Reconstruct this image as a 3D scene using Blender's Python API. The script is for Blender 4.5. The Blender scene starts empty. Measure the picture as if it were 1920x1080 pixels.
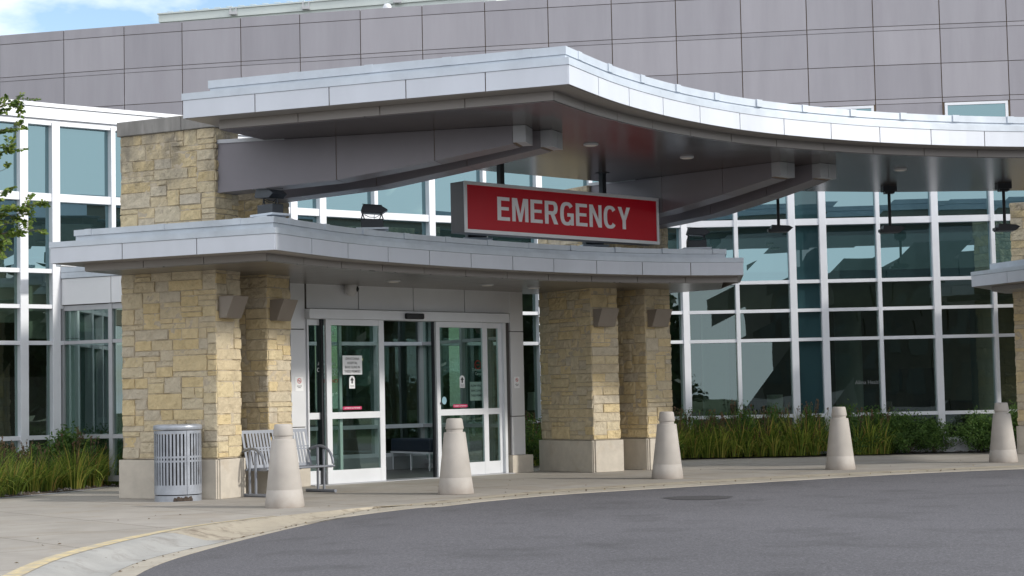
import bpy, bmesh, math, random
from mathutils import Vector, Matrix, noise
random.seed(11)
R_=math.radians
scn=bpy.context.scene
col=scn.collection
# ------------------------------------------------------------------ camera model (photo is 1920x1080)
F=3300.;HOR=745.;CH=1.4;ROLL=0.021
_th=math.atan((HOR-540)/F); _r=math.atan(ROLL)
CF=Vector((0,math.cos(_th),math.sin(_th))); _u=Vector((0,-math.sin(_th),math.cos(_th)))
CR=Vector((1,0,0))*math.cos(_r)-_u*math.sin(_r); CU=Vector((1,0,0))*math.sin(_r)+_u*math.cos(_r)
def ray(x,y): return CF+CR*((x-960)/F)-CU*((y-540)/F)
def P(x,y,z):
    d=ray(x,y); t=(z-CH)/d.z; return Vector((d.x*t,d.y*t,z))
def PY(x,y,Y):
    d=ray(x,y); t=Y/d.y; return Vector((d.x*t,Y,CH+d.z*t))
def hit2(x,y,a,b):
    "plan intersection of the vertical plane a-b with the sight line of a pixel; returns point (x,y,z)"
    d=ray(x,y); ex,ey=b[0]-a[0],b[1]-a[1]
    t=(a[0]*ey-a[1]*ex)/(d.x*ey-d.y*ex)
    return Vector((d.x*t,d.y*t,CH+d.z*t))
cam_d=bpy.data.cameras.new('camera'); cam=bpy.data.objects.new('camera',cam_d); col.objects.link(cam)
M=Matrix.Identity(4)
for i in range(3):
    M[i][0]=CR[i]; M[i][1]=CU[i]; M[i][2]=-CF[i]
M[2][3]=CH
cam.matrix_world=M; cam_d.sensor_width=36; cam_d.lens=F/1920*36; cam_d.clip_end=2000; cam_d.clip_start=.1
scn.camera=cam

# ------------------------------------------------------------------ materials
def mat(name):
    m=bpy.data.materials.new(name); m.use_nodes=True; nt=m.node_tree; nt.nodes.clear()
    out=nt.nodes.new('ShaderNodeOutputMaterial'); return m,nt,out
def N(nt,t,**k):
    n=nt.nodes.new(t)
    for a,b in k.items():
        if a in('operation','data_type','blend_type','noise_dimensions','feature','distance','attribute_name','wave_type','bands_direction','sky_type','noise_type'): setattr(n,a,b)
        else: n.inputs[a].default_value=b
    return n
def L(nt,a,ao,b,bi): nt.links.new(a.outputs[ao],b.inputs[bi])
def ramp(nt,stops):
    n=nt.nodes.new('ShaderNodeValToRGB'); e=n.color_ramp.elements
    while len(e)<len(stops): e.new(.5)
    for i,(p,c) in enumerate(stops):
        e[i].position=p; e[i].color=(c[0],c[1],c[2],1) if hasattr(c,'__len__') else (c,c,c,1)
    return n
def surf(name,c,rough=.5,metal=0.,var=.06,scale=3.,streak=0.,bump=0.,bscale=60.,coat=0.,spec=.5,dirt=None):
    m,nt,out=mat(name)
    b=N(nt,'ShaderNodeBsdfPrincipled'); b.inputs['Roughness'].default_value=rough; b.inputs['Metallic'].default_value=metal
    b.inputs['Coat Weight'].default_value=coat; b.inputs['Specular IOR Level'].default_value=spec
    g=N(nt,'ShaderNodeNewGeometry'); mp=N(nt,'ShaderNodeMapping'); L(nt,g,'Position',mp,'Vector')
    if streak: mp.inputs['Scale'].default_value=(1,1,streak)
    n=N(nt,'ShaderNodeTexNoise',Scale=scale,Detail=4.,Roughness=.6); L(nt,mp,0,n,'Vector')
    lo=[v*(1-var*2) for v in c]; hi=[min(1,v*(1+var*2)) for v in c]
    r=ramp(nt,[(.3,lo),(.7,hi)]); L(nt,n,'Fac',r,'Fac')
    src=(r,'Color')
    if dirt:
        n2=N(nt,'ShaderNodeTexNoise',Scale=dirt[1],Detail=5.,Roughness=.65); L(nt,mp,0,n2,'Vector')
        r2=ramp(nt,[(dirt[2],0.),(dirt[3],1.)]); L(nt,n2,'Fac',r2,'Fac')
        mx=N(nt,'ShaderNodeMix',data_type='RGBA'); L(nt,r2,'Color',mx,0); L(nt,r,'Color',mx,6); mx.inputs[7].default_value=(*dirt[0],1)
        src=(mx,2)
    nt.links.new(src[0].outputs[src[1]],b.inputs['Base Color'])
    rr=N(nt,'ShaderNodeMapRange'); L(nt,n,'Fac',rr,'Value'); rr.inputs['To Min'].default_value=max(0,rough-.07); rr.inputs['To Max'].default_value=min(1,rough+.07); L(nt,rr,0,b,'Roughness')
    if bump:
        nb=N(nt,'ShaderNodeTexNoise',Scale=bscale,Detail=3.); L(nt,g,'Position',nb,'Vector')
        bp=N(nt,'ShaderNodeBump',Strength=bump,Distance=.01); L(nt,nb,'Fac',bp,'Height'); L(nt,bp,0,b,'Normal')
    L(nt,b,0,out,0); return m
MT={}
MT['frame']=surf('white_frame_metal',(.70,.72,.76),.38,0.1,.02,2)
MT['frame_grey']=surf('grey_frame_metal',(.42,.43,.45),.4,.2,.03,2)
MT['door']=surf('door_metal',(.70,.72,.75),.38,.2,.02,2)
MT['fascia']=surf('silver_fascia',(.60,.63,.69),.42,.15,.03,1.2,.3)
MT['flash']=surf('silver_flashing',(.52,.57,.63),.38,.25,.05,2.5)
MT['grey_panel']=surf('grey_metal_panel',(.285,.275,.30),.34,.2,.035,2.2,.12,dirt=((.25,.235,.26),1.2,.5,.85))
MT['beam']=surf('beam_metal',(.195,.182,.20),.4,.1,.04,1.)
MT['strip']=surf('champagne_metal',(.27,.25,.235),.4,.15,.03,1.)
MT['vest']=surf('vestibule_panel',(.70,.71,.73),.4,.25,.03,.8)
MT['joint']=surf('sealant_joint',(.17,.125,.085),.8)
MT['joint_grey']=surf('dark_joint',(.07,.065,.06),.8)
MT['base']=surf('precast_base',(.50,.455,.385),.8,0,.05,5,bump=.15,bscale=90,dirt=((.40,.33,.24),2.2,.58,.8))
MT['coping']=surf('weathered_coping',(.25,.24,.225),.85,0,.12,4,.2,bump=.2,dirt=((.12,.115,.11),3,.5,.75))
MT['black']=surf('black_metal',(.018,.02,.024),.45,.2,.1)
MT['floodmetal']=surf('dark_flood_metal',(.03,.036,.045),.4,.3,.1)
MT['sconce']=surf('bronze_sconce',(.25,.215,.18),.42,.2,.03)
MT['silver']=surf('bench_silver',(.21,.225,.255),.4,.3,.04)
MT['binsilver']=surf('bin_silver',(.33,.355,.40),.36,.35,.08,6,dirt=((.16,.15,.14),4,.6,.8))
MT['darkin']=surf('dark_inside',(.02,.02,.022),.7)
MT['red']=surf('red_sign_face',(.50,.004,.018),.35,0,.02,1,spec=.3)
MT['white']=surf('white_vinyl',(.86,.87,.88),.4,0,.02)
MT['signwhite']=surf('white_letter',(.80,.81,.84),.35,0,.02)
MT['ink']=surf('black_ink',(.02,.02,.022),.5)
MT['pink']=surf('magenta_sticker',(.45,.02,.10),.5)
MT['redink']=surf('red_ink',(.55,.03,.02),.5)
MT['bollard']=None
MT['mulch']=surf('wood_mulch',(.085,.065,.05),.95,0,.35,38,bump=1.,bscale=45,dirt=((.20,.185,.17),30,.55,.65))
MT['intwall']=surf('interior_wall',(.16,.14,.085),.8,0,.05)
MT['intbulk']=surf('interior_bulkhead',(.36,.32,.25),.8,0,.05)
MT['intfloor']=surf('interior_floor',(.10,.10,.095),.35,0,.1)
MT['intgreen']=surf('interior_column',(.30,.34,.31),.6,0,.03)
MT['navy']=surf('navy_vinyl',(.007,.015,.03),.45)
MT['lampshade']=surf('lamp_shade',(.75,.74,.68),.8)
MT['blind']=surf('window_blind',(.55,.53,.47),.8,0,.04)
MT['dome']=surf('dome_white',(.55,.55,.55),.35)
MT['roof']=surf('roof_membrane',(.35,.35,.35),.8)
MT['pent']=surf('penthouse_siding',(.62,.68,.66),.6,0,.03,1)
MT['light']=surf('downlight_lens',(.75,.72,.66),.4)
MT['bark']=surf('tree_bark',(.10,.075,.055),.9,0,.3,12,bump=.8)

# joints drawn in soffit cladding: panel grid in a rotated frame (real surface pattern)
def soffit_mat(name,c,rot,sx,sy,rough=.22):
    m,nt,out=mat(name); b=N(nt,'ShaderNodeBsdfPrincipled')
    g=N(nt,'ShaderNodeNewGeometry'); mp=N(nt,'ShaderNodeMapping'); L(nt,g,'Position',mp,'Vector'); mp.inputs['Rotation'].default_value=(0,0,rot)
    br=nt.nodes.new('ShaderNodeTexBrick'); br.offset=0; br.inputs['Scale'].default_value=1; br.inputs['Brick Width'].default_value=sx; br.inputs['Row Height'].default_value=sy
    br.inputs['Mortar Size'].default_value=.013; br.inputs['Mortar Smooth'].default_value=0
    br.inputs['Color1'].default_value=(*c,1); br.inputs['Color2'].default_value=(*[v*.93 for v in c],1); br.inputs['Mortar'].default_value=(.015,.012,.01,1)
    L(nt,mp,0,br,'Vector'); L(nt,br,'Color',b,'Base Color')
    n=N(nt,'ShaderNodeTexNoise',Scale=.7,Detail=2.); L(nt,g,'Position',n,'Vector')
    bp=N(nt,'ShaderNodeBump',Strength=.05,Distance=.05); L(nt,n,'Fac',bp,'Height'); L(nt,bp,0,b,'Normal')
    b.inputs['Roughness'].default_value=rough; b.inputs['Metallic'].default_value=.3
    L(nt,b,0,out,0); return m
MT['soffit']=soffit_mat('upper_soffit',(.085,.072,.068),R_(21),2.6,.95,.22)
MT['soffit2']=soffit_mat('lower_soffit',(.20,.185,.17),R_(25),1.9,.8,.28)

# glass
def glass(name,refl,tint,trans,body,f0=.25,bump=.02,ndens=.6):
    "refl: reflection colour, tint: transmission colour, body: diffuse colour behind, trans: share of non reflected light passing"
    m,nt,out=mat(name)
    g=N(nt,'ShaderNodeNewGeometry'); n=N(nt,'ShaderNodeTexNoise',Scale=ndens,Detail=1.); L(nt,g,'Position',n,'Vector')
    bp=N(nt,'ShaderNodeBump',Strength=bump,Distance=.12); L(nt,n,'Fac',bp,'Height')
    gl=N(nt,'ShaderNodeBsdfGlossy',Roughness=.005,Color=(*refl,1)); L(nt,bp,0,gl,'Normal')
    tr=N(nt,'ShaderNodeBsdfTransparent',Color=(*tint,1)); df=N(nt,'ShaderNodeBsdfDiffuse',Color=(*body,1))
    m1=N(nt,'ShaderNodeMixShader'); m1.inputs[0].default_value=trans; L(nt,df,0,m1,1); L(nt,tr,0,m1,2)
    fr=N(nt,'ShaderNodeLayerWeight',Blend=.35); mr=N(nt,'ShaderNodeMapRange'); L(nt,fr,'Facing',mr,'Value'); mr.inputs['To Min'].default_value=f0; mr.inputs['To Max'].default_value=min(1,f0+.55)
    m2=N(nt,'ShaderNodeMixShader'); L(nt,mr,0,m2,0); L(nt,m1,0,m2,1); L(nt,gl,0,m2,2); L(nt,m2,0,out,0)
    return m
MT['glass_up']=glass('reflective_teal_glass',(.29,.43,.46),(.2,.35,.35),.15,(.025,.055,.06),.62)
MT['glass_vis']=glass('vision_glass',(.44,.56,.55),(.42,.54,.48),.97,(.02,.03,.03),.24,.022,.9)
MT['glass_door']=glass('door_glass',(.62,.80,.76),(.62,.76,.70),.97,(.02,.03,.03),.10,.015)
MT['glass_teal']=glass('opaque_teal_spandrel',(.45,.6,.62),(.1,.2,.2),.0,(.025,.06,.068),.12)

# speckled precast for the bollards
def bollard_mat():
    m,nt,out=mat('speckled_precast'); b=N(nt,'ShaderNodeBsdfPrincipled',Roughness=.75)
    g=N(nt,'ShaderNodeTexCoord')
    n=N(nt,'ShaderNodeTexNoise',Scale=3.,Detail=4.); L(nt,g,'Object',n,'Vector')
    r=ramp(nt,[(.3,(.37,.345,.315)),(.7,(.46,.43,.395))]); L(nt,n,'Fac',r,'Fac')
    v=N(nt,'ShaderNodeTexNoise',Scale=85.,Detail=2.); L(nt,g,'Object',v,'Vector'); r2=ramp(nt,[(.34,.9),(.42,0.)]); L(nt,v,'Fac',r2,'Fac')
    mx=N(nt,'ShaderNodeMix',data_type='RGBA'); L(nt,r2,'Color',mx,0); L(nt,r,'Color',mx,6); mx.inputs[7].default_value=(.42,.37,.33,1)
    sp=N(nt,'ShaderNodeSeparateXYZ'); L(nt,g,'Object',sp,0); n3=N(nt,'ShaderNodeTexNoise',Scale=7.,Detail=4.); L(nt,g,'Object',n3,'Vector')
    ad=N(nt,'ShaderNodeMath',operation='MULTIPLY_ADD'); L(nt,n3,'Fac',ad,0); ad.inputs[1].default_value=.25; L(nt,sp,'Z',ad,2)
    r3=ramp(nt,[(.10,.85),(.32,0.)]); L(nt,ad,0,r3,'Fac')
    mx2=N(nt,'ShaderNodeMix',data_type='RGBA'); L(nt,r3,'Color',mx2,0); L(nt,mx,2,mx2,6); mx2.inputs[7].default_value=(.30,.26,.225,1)
    L(nt,mx2,2,b,'Base Color')
    nb=N(nt,'ShaderNodeTexNoise',Scale=120.,Detail=2.); L(nt,g,'Object',nb,'Vector'); bp=N(nt,'ShaderNodeBump',Strength=.25,Distance=.004); L(nt,nb,'Fac',bp,'Height'); L(nt,bp,0,b,'Normal')
    L(nt,b,0,out,0); return m
MT['bollard']=bollard_mat()

def stone_mat():
    m,nt,out=mat('split_face_limestone'); b=N(nt,'ShaderNodeBsdfPrincipled',Roughness=.88)
    at=N(nt,'ShaderNodeAttribute',attribute_name='rnd'); g=N(nt,'ShaderNodeNewGeometry')
    r=ramp(nt,[(0,(.58,.46,.255)),(.2,(.63,.51,.30)),(.42,(.54,.455,.315)),(.6,(.60,.50,.31)),(.8,(.52,.46,.36)),(1,(.61,.52,.35))])
    L(nt,at,'Fac',r,'Fac')
    n=N(nt,'ShaderNodeTexNoise',Scale=9.,Detail=5.,Roughness=.7); L(nt,g,'Position',n,'Vector')
    mm=N(nt,'ShaderNodeMapRange'); L(nt,n,'Fac',mm,'Value'); mm.inputs['From Min'].default_value=.25; mm.inputs['From Max'].default_value=.75; mm.inputs['To Min'].default_value=.84; mm.inputs['To Max'].default_value=1.14
    mx=N(nt,'ShaderNodeMix',data_type='RGBA',blend_type='MULTIPLY'); mx.inputs[0].default_value=1; L(nt,r,'Color',mx,6); L(nt,mm,0,mx,7)
    # weathering: grey lichen streaks on the exposed upper stone
    sp=N(nt,'ShaderNodeSeparateXYZ'); L(nt,g,'Position',sp,0)
    mp=N(nt,'ShaderNodeMapping'); L(nt,g,'Position',mp,'Vector'); mp.inputs['Scale'].default_value=(1.6,1.6,.55)
    n2=N(nt,'ShaderNodeTexNoise',Scale=1.6,Detail=6.,Roughness=.7); L(nt,mp,0,n2,'Vector')
    hz=N(nt,'ShaderNodeMapRange'); L(nt,sp,'Z',hz,'Value'); hz.inputs['From Min'].default_value=3.6; hz.inputs['From Max'].default_value=5.6; hz.inputs['To Min'].default_value=-.08; hz.inputs['To Max'].default_value=.2
    ad=N(nt,'ShaderNodeMath',operation='ADD'); L(nt,n2,'Fac',ad,0); L(nt,hz,0,ad,1)
    r2=ramp(nt,[(.56,0.),(.78,.75)]); L(nt,ad,0,r2,'Fac')
    mx2=N(nt,'ShaderNodeMix',data_type='RGBA'); L(nt,r2,'Color',mx2,0); L(nt,mx,2,mx2,6); mx2.inputs[7].default_value=(.20,.18,.15,1)
    L(nt,mx2,2,b,'Base Color')
    nb=N(nt,'ShaderNodeTexNoise',Scale=22.,Detail=5.,Roughness=.65); L(nt,g,'Position',nb,'Vector'); bp=N(nt,'ShaderNodeBump',Strength=.9,Distance=.03); L(nt,nb,'Fac',bp,'Height'); L(nt,bp,0,b,'Normal')
    L(nt,b,0,out,0); return m
MT['stone']=stone_mat(); MT['mortar']=surf('mortar',(.45,.385,.29),.95,0,.08,20)

def asphalt_mat(name,base=(.094,.091,.098)):
    m,nt,out=mat(name); b=N(nt,'ShaderNodeBsdfPrincipled',Roughness=.88); g=N(nt,'ShaderNodeNewGeometry')
    n=N(nt,'ShaderNodeTexNoise',Scale=42.,Detail=4.,Roughness=.8); L(nt,g,'Position',n,'Vector')
    r=ramp(nt,[(.3,[v*.5 for v in base]),(.5,base),(.7,[v*1.9 for v in base])]); L(nt,n,'Fac',r,'Fac')
    mp=N(nt,'ShaderNodeMapping'); L(nt,g,'Position',mp,'Vector'); mp.inputs['Rotation'].default_value=(0,0,-.5); mp.inputs['Scale'].default_value=(.8,.8,1)
    n2=N(nt,'ShaderNodeTexNoise',Scale=1.1,Detail=5.,Roughness=.62); L(nt,mp,0,n2,'Vector'); r2=ramp(nt,[(.52,0.),(.70,.55)]); L(nt,n2,'Fac',r2,'Fac')
    mx=N(nt,'ShaderNodeMix',data_type='RGBA'); L(nt,r2,'Color',mx,0); L(nt,r,'Color',mx,6); mx.inputs[7].default_value=(.045,.043,.045,1)
    n4=N(nt,'ShaderNodeTexNoise',Scale=.35,Detail=3.); L(nt,mp,0,n4,'Vector'); m4=N(nt,'ShaderNodeMapRange'); L(nt,n4,'Fac',m4,'Value'); m4.inputs['To Min'].default_value=.72; m4.inputs['To Max'].default_value=1.22
    mz=N(nt,'ShaderNodeMix',data_type='RGBA',blend_type='MULTIPLY'); mz.inputs[0].default_value=1; L(nt,mx,2,mz,6); L(nt,m4,0,mz,7)
    vo=nt.nodes.new('ShaderNodeTexVoronoi'); vo.inputs['Scale'].default_value=26; L(nt,g,'Position',vo,'Vector'); rv=ramp(nt,[(.10,.75),(.16,0.)]); L(nt,vo,'Distance',rv,'Fac')
    my=N(nt,'ShaderNodeMix',data_type='RGBA'); L(nt,rv,'Color',my,0); L(nt,mz,2,my,6); my.inputs[7].default_value=(.24,.235,.225,1)
    L(nt,my,2,b,'Base Color')
    bp=N(nt,'ShaderNodeBump',Strength=.6,Distance=.008); L(nt,n,'Fac',bp,'Height'); L(nt,bp,0,b,'Normal'); L(nt,b,0,out,0); return m
MT['asphalt']=asphalt_mat('asphalt'); MT['asphalt_dark']=asphalt_mat('asphalt_dark',(.045,.043,.045))

def concrete_mat(name,c,joints=True,stain=(.27,.23,.175),sp=(.52,.74),ss=.9):
    m,nt,out=mat(name); b=N(nt,'ShaderNodeBsdfPrincipled',Roughness=.85); g=N(nt,'ShaderNodeNewGeometry')
    n=N(nt,'ShaderNodeTexNoise',Scale=1.3,Detail=7.,Roughness=.68); L(nt,g,'Position',n,'Vector')
    r=ramp(nt,[(.3,[v*.84 for v in c]),(.7,[v*1.12 for v in c])]); L(nt,n,'Fac',r,'Fac')
    f=N(nt,'ShaderNodeTexNoise',Scale=90.,Detail=2.); L(nt,g,'Position',f,'Vector'); fm=N(nt,'ShaderNodeMapRange'); L(nt,f,'Fac',fm,'Value'); fm.inputs['To Min'].default_value=.86; fm.inputs['To Max'].default_value=1.14
    mx=N(nt,'ShaderNodeMix',data_type='RGBA',blend_type='MULTIPLY'); mx.inputs[0].default_value=1; L(nt,r,'Color',mx,6); L(nt,fm,0,mx,7)
    n2=N(nt,'ShaderNodeTexNoise',Scale=ss,Detail=7.,Roughness=.7,Distortion=.4); L(nt,g,'Position',n2,'Vector'); r2=ramp(nt,[(sp[0],0.),(sp[1],.8)]); L(nt,n2,'Fac',r2,'Fac')
    mx2=N(nt,'ShaderNodeMix',data_type='RGBA'); L(nt,r2,'Color',mx2,0); L(nt,mx,2,mx2,6); mx2.inputs[7].default_value=(*stain,1)
    last=(mx2,2)
    if joints:
        mp=N(nt,'ShaderNodeMapping'); L(nt,g,'Position',mp,'Vector'); mp.inputs['Rotation'].default_value=(0,0,R_(-38))
        br=nt.nodes.new('ShaderNodeTexBrick'); br.offset=0; br.inputs['Scale'].default_value=1; br.inputs['Brick Width'].default_value=1.85; br.inputs['Row Height'].default_value=1.85
        br.inputs['Mortar Size'].default_value=.011; br.inputs['Color1'].default_value=(1.04,1.03,1.02,1); br.inputs['Color2'].default_value=(.92,.91,.89,1); br.inputs['Mortar'].default_value=(.50,.46,.41,1)
        L(nt,mp,0,br,'Vector'); mx3=N(nt,'ShaderNodeMix',data_type='RGBA',blend_type='MULTIPLY'); mx3.inputs[0].default_value=1; L(nt,mx2,2,mx3,6); L(nt,br,'Color',mx3,7); last=(mx3,2)
    # scattered specks (gum, grit)
    v=nt.nodes.new('ShaderNodeTexVoronoi'); v.inputs['Scale'].default_value=3.2; L(nt,g,'Position',v,'Vector'); rv=ramp(nt,[(.035,.7),(.05,0.)]); L(nt,v,'Distance',rv,'Fac')
    mx4=N(nt,'ShaderNodeMix',data_type='RGBA'); L(nt,rv,'Color',mx4,0); nt.links.new(last[0].outputs[last[1]],mx4.inputs[6]); mx4.inputs[7].default_value=(.12,.10,.08,1)
    L(nt,mx4,2,b,'Base Color')
    bp=N(nt,'ShaderNodeBump',Strength=.2,Distance=.004); L(nt,f,'Fac',bp,'Height'); L(nt,bp,0,b,'Normal'); L(nt,b,0,out,0); return m
MT['walk']=concrete_mat('sidewalk_concrete',(.33,.307,.275))
MT['kerb']=concrete_mat('weathered_kerb',(.38,.335,.26),False,(.13,.10,.07),(.50,.66),2.6)
MT['gutter']=concrete_mat('gutter_concrete',(.37,.335,.275),False,(.22,.18,.13),(.52,.75),1.6)
MT['kerb_new']=concrete_mat('new_kerb',(.33,.325,.305),False,(.20,.185,.165),(.50,.70),2.2)
MT['edging']=concrete_mat('edging_concrete',(.36,.37,.40),False)
MT['yellow']=surf('worn_yellow_paint',(.56,.45,.24),.8,0,.12,8,bump=.2,dirt=((.39,.345,.27),6,.40,.60))
MT['grassland']=surf('grass_field',(.05,.075,.02),.95,0,.25,1.5)

def leaf_mat(name,stops,spec=.3):
    m,nt,out=mat(name); at=N(nt,'ShaderNodeAttribute',attribute_name='rnd'); r=ramp(nt,stops); L(nt,at,'Fac',r,'Fac')
    b=N(nt,'ShaderNodeBsdfPrincipled',Roughness=.55); b.inputs['Specular IOR Level'].default_value=spec; L(nt,r,'Color',b,'Base Color')
    t=N(nt,'ShaderNodeBsdfTranslucent'); L(nt,r,'Color',t,'Color'); mx=N(nt,'ShaderNodeMixShader'); mx.inputs[0].default_value=.42; L(nt,b,0,mx,1); L(nt,t,0,mx,2); L(nt,mx,0,out,0); return m
MT['lily']=leaf_mat('daylily_leaf',[(0,(.09,.16,.028)),(.4,(.22,.31,.05)),(.78,(.44,.47,.09)),(.93,(.58,.42,.12)),(1,(.50,.28,.10))])
MT['stalk']=leaf_mat('dry_stalk',[(0,(.12,.075,.045)),(1,(.22,.15,.09))])
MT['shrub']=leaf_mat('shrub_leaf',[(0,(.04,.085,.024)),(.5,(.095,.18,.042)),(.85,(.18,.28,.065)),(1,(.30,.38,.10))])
MT['treeleaf']=leaf_mat('ash_leaf',[(0,(.06,.11,.025)),(.6,(.15,.23,.045)),(1,(.30,.36,.08))])
MT['farleaf']=leaf_mat('far_leaf',[(0,(.012,.03,.012)),(1,(.035,.06,.022))])

# ------------------------------------------------------------------ mesh helpers
class MB:
    def __init__(s): s.v=[];s.f=[];s.m=[];s.r=[];s.sm=[]
    def add(s,vs,fs,mi=0,r=0.,smooth=False):
        o=len(s.v); s.v+= [Vector(p) for p in vs]; s.r+=[r]*len(vs)
        for f in fs: s.f.append([o+i for i in f]); s.m.append(mi); s.sm.append(smooth)
        return s
    def box(s,o,ax,ay,az,mi=0,r=0.):
        "box from corner o along three edge vectors"
        o,ax,ay,az=map(Vector,(o,ax,ay,az))
        v=[o,o+ax,o+ax+ay,o+ay,o+az,o+ax+az,o+ax+ay+az,o+ay+az]
        return s.add(v,[(0,3,2,1),(4,5,6,7),(0,1,5,4),(1,2,6,5),(2,3,7,6),(3,0,4,7)],mi,r)
    def cbox(s,c,x,y,z,mi=0,rot=0.):
        "axis box centred on c in x,y, with rotation"
        cx,sx=math.cos(rot),math.sin(rot); ax=Vector((cx,sx,0))*x; ay=Vector((-sx,cx,0))*y
        return s.box(Vector(c)-ax/2-ay/2-Vector((0,0,z/2)),ax,ay,(0,0,z),mi)
    def prism(s,poly,z0,z1,mi=0,top=True,bot=True):
        n=len(poly); v=[(p[0],p[1],z0) for p in poly]+[(p[0],p[1],z1) for p in poly]
        f=[(i,(i+1)%n,n+(i+1)%n,n+i) for i in range(n)]
        if bot: f.append(tuple(range(n-1,-1,-1)))
        if top: f.append(tuple(range(n,2*n)))
        return s.add(v,f,mi)
    def pts(s,prof,ax,mi=0):
        "closed 3d profile swept by vector ax"
        n=len(prof); v=[Vector(p) for p in prof]+[Vector(p)+Vector(ax) for p in prof]
        f=[(i,(i+1)%n,n+(i+1)%n,n+i) for i in range(n)]+[tuple(range(n-1,-1,-1)),tuple(range(n,2*n))]
        return s.add(v,f,mi)
    def lathe(s,prof,seg=48,c=(0,0,0),mi=0,cap=True):
        v=[];f=[]
        for (r,z) in prof:
            for k in range(seg):
                a=2*math.pi*k/seg; v.append((c[0]+r*math.cos(a),c[1]+r*math.sin(a),c[2]+z))
        for i in range(len(prof)-1):
            for k in range(seg):
                k2=(k+1)%seg; f.append((i*seg+k,i*seg+k2,(i+1)*seg+k2,(i+1)*seg+k))
        s.add(v,f,mi,0,True)
        if cap:
            n=len(prof)-1
            s.add([v[k] for k in range(seg)],[tuple(range(seg-1,-1,-1))],mi); s.add([v[n*seg+k] for k in range(seg)],[tuple(range(seg))],mi)
        return s
    def tube(s,path,r,seg=8,mi=0,taper=None):
        path=[Vector(p) for p in path]; v=[];f=[];n=len(path)
        for i,p in enumerate(path):
            t=(path[min(i+1,n-1)]-path[max(i-1,0)]).normalized()
            a=t.cross(Vector((0,0,1)))
            if a.length<.05: a=t.cross(Vector((1,0,0)))
            a.normalize(); b=t.cross(a); rr=r if taper is None else r+(taper-r)*i/(n-1)
            for k in range(seg):
                an=2*math.pi*k/seg; v.append(p+a*rr*math.cos(an)+b*rr*math.sin(an))
        for i in range(n-1):
            for k in range(seg): f.append((i*seg+k,i*seg+(k+1)%seg,(i+1)*seg+(k+1)%seg,(i+1)*seg+k))
        s.add(v,f,mi,0,True); s.add([v[k] for k in range(seg)],[tuple(range(seg))],mi); s.add([v[(n-1)*seg+k] for k in range(seg)],[tuple(range(seg-1,-1,-1))],mi)
        return s
    def build(s,name,mats,parent=None,loc=None,attr=False,bevel=0.,fix=True):
        me=bpy.data.meshes.new(name)
        off=Vector((0,0,0))
        q=parent
        while q is not None: off+=q.location; q=q.parent
        if loc is not None and parent is None: off=Vector(loc)
        me.from_pydata([tuple(p-off) for p in s.v],[],s.f)
        if not isinstance(mats,(list,tuple)): mats=[mats]
        for m in mats: me.materials.append(m)
        me.polygons.foreach_set('material_index',s.m); me.polygons.foreach_set('use_smooth',s.sm)
        if attr:
            a=me.attributes.new('rnd','FLOAT','POINT'); a.data.foreach_set('value',s.r)
        if fix:
            bm=bmesh.new(); bm.from_mesh(me); bmesh.ops.recalc_face_normals(bm,faces=bm.faces); bm.to_mesh(me); bm.free()
        me.update()
        o=bpy.data.objects.new(name,me); col.objects.link(o)
        if parent is not None: o.parent=parent
        elif loc is not None: o.location=loc
        if bevel:
            b=o.modifiers.new('bevel','BEVEL'); b.width=bevel; b.segments=2; b.limit_method='ANGLE'; b.angle_limit=R_(40)
        return o
def tag(o,label=None,cat=None,group=None,kind=None):
    if label: o['label']=label
    if cat: o['category']=cat
    if group: o['group']=group
    if kind: o['kind']=kind
    return o
def thing(name,loc,label,cat,group=None):
    o=bpy.data.objects.new(name,None); o.empty_display_size=.3; col.objects.link(o); o.location=loc
    return tag(o,label,cat,group)
def copy_tree(o,parent=None):
    c=o.copy(); col.objects.link(c)
    if parent is not None: c.parent=parent
    for ch in list(o.children): copy_tree(ch,c)
    return c
def d2(a): return Vector((math.cos(R_(a)),math.sin(R_(a)),0))
UP=Vector((0,0,1))
def offset(poly,d):
    "offset closed polygon; positive = outwards for counter-clockwise polygons"
    n=len(poly); area=sum(poly[i][0]*poly[(i+1)%n][1]-poly[(i+1)%n][0]*poly[i][1] for i in range(n))
    s=1 if area>0 else -1; res=[]
    for i in range(n):
        p0=Vector(poly[i-1][:2]);p1=Vector(poly[i][:2]);p2=Vector(poly[(i+1)%n][:2])
        e1=(p1-p0).normalized();e2=(p2-p1).normalized()
        n1=Vector((e1.y,-e1.x))*s;n2=Vector((e2.y,-e2.x))*s
        b=(n1+n2); L_=b.length
        b=b/L_ if L_>1e-6 else n1
        k=d/max(.35,b.dot(n1)); q=p1+b*k; res.append((q.x,q.y))
    return res
def smooth(pts,per=6):
    "Catmull-Rom through plan points"
    out=[];n=len(pts)
    for i in range(n-1):
        p0=Vector(pts[max(i-1,0)][:2]);p1=Vector(pts[i][:2]);p2=Vector(pts[i+1][:2]);p3=Vector(pts[min(i+2,n-1)][:2])
        for k in range(per):
            t=k/per; q=.5*((2*p1)+(p2-p0)*t+(2*p0-5*p1+4*p2-p3)*t*t+(3*p1-p0-3*p2+p3)*t**3); out.append((q.x,q.y))
    out.append(tuple(pts[-1][:2])); return out
def resample(pts,dist):
    out=[tuple(pts[0])];acc=0
    L_=[0]
    for i in range(1,len(pts)): L_.append(L_[-1]+math.dist(pts[i][:2],pts[i-1][:2]))
    n=max(1,round(L_[-1]/dist)); res=[]
    for k in range(n+1):
        t=L_[-1]*k/n; i=1
        while i<len(L_)-1 and L_[i]<t: i+=1
        f=(t-L_[i-1])/max(1e-9,L_[i]-L_[i-1]); res.append((pts[i-1][0]+(pts[i][0]-pts[i-1][0])*f,pts[i-1][1]+(pts[i][1]-pts[i-1][1])*f))
    return res
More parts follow.
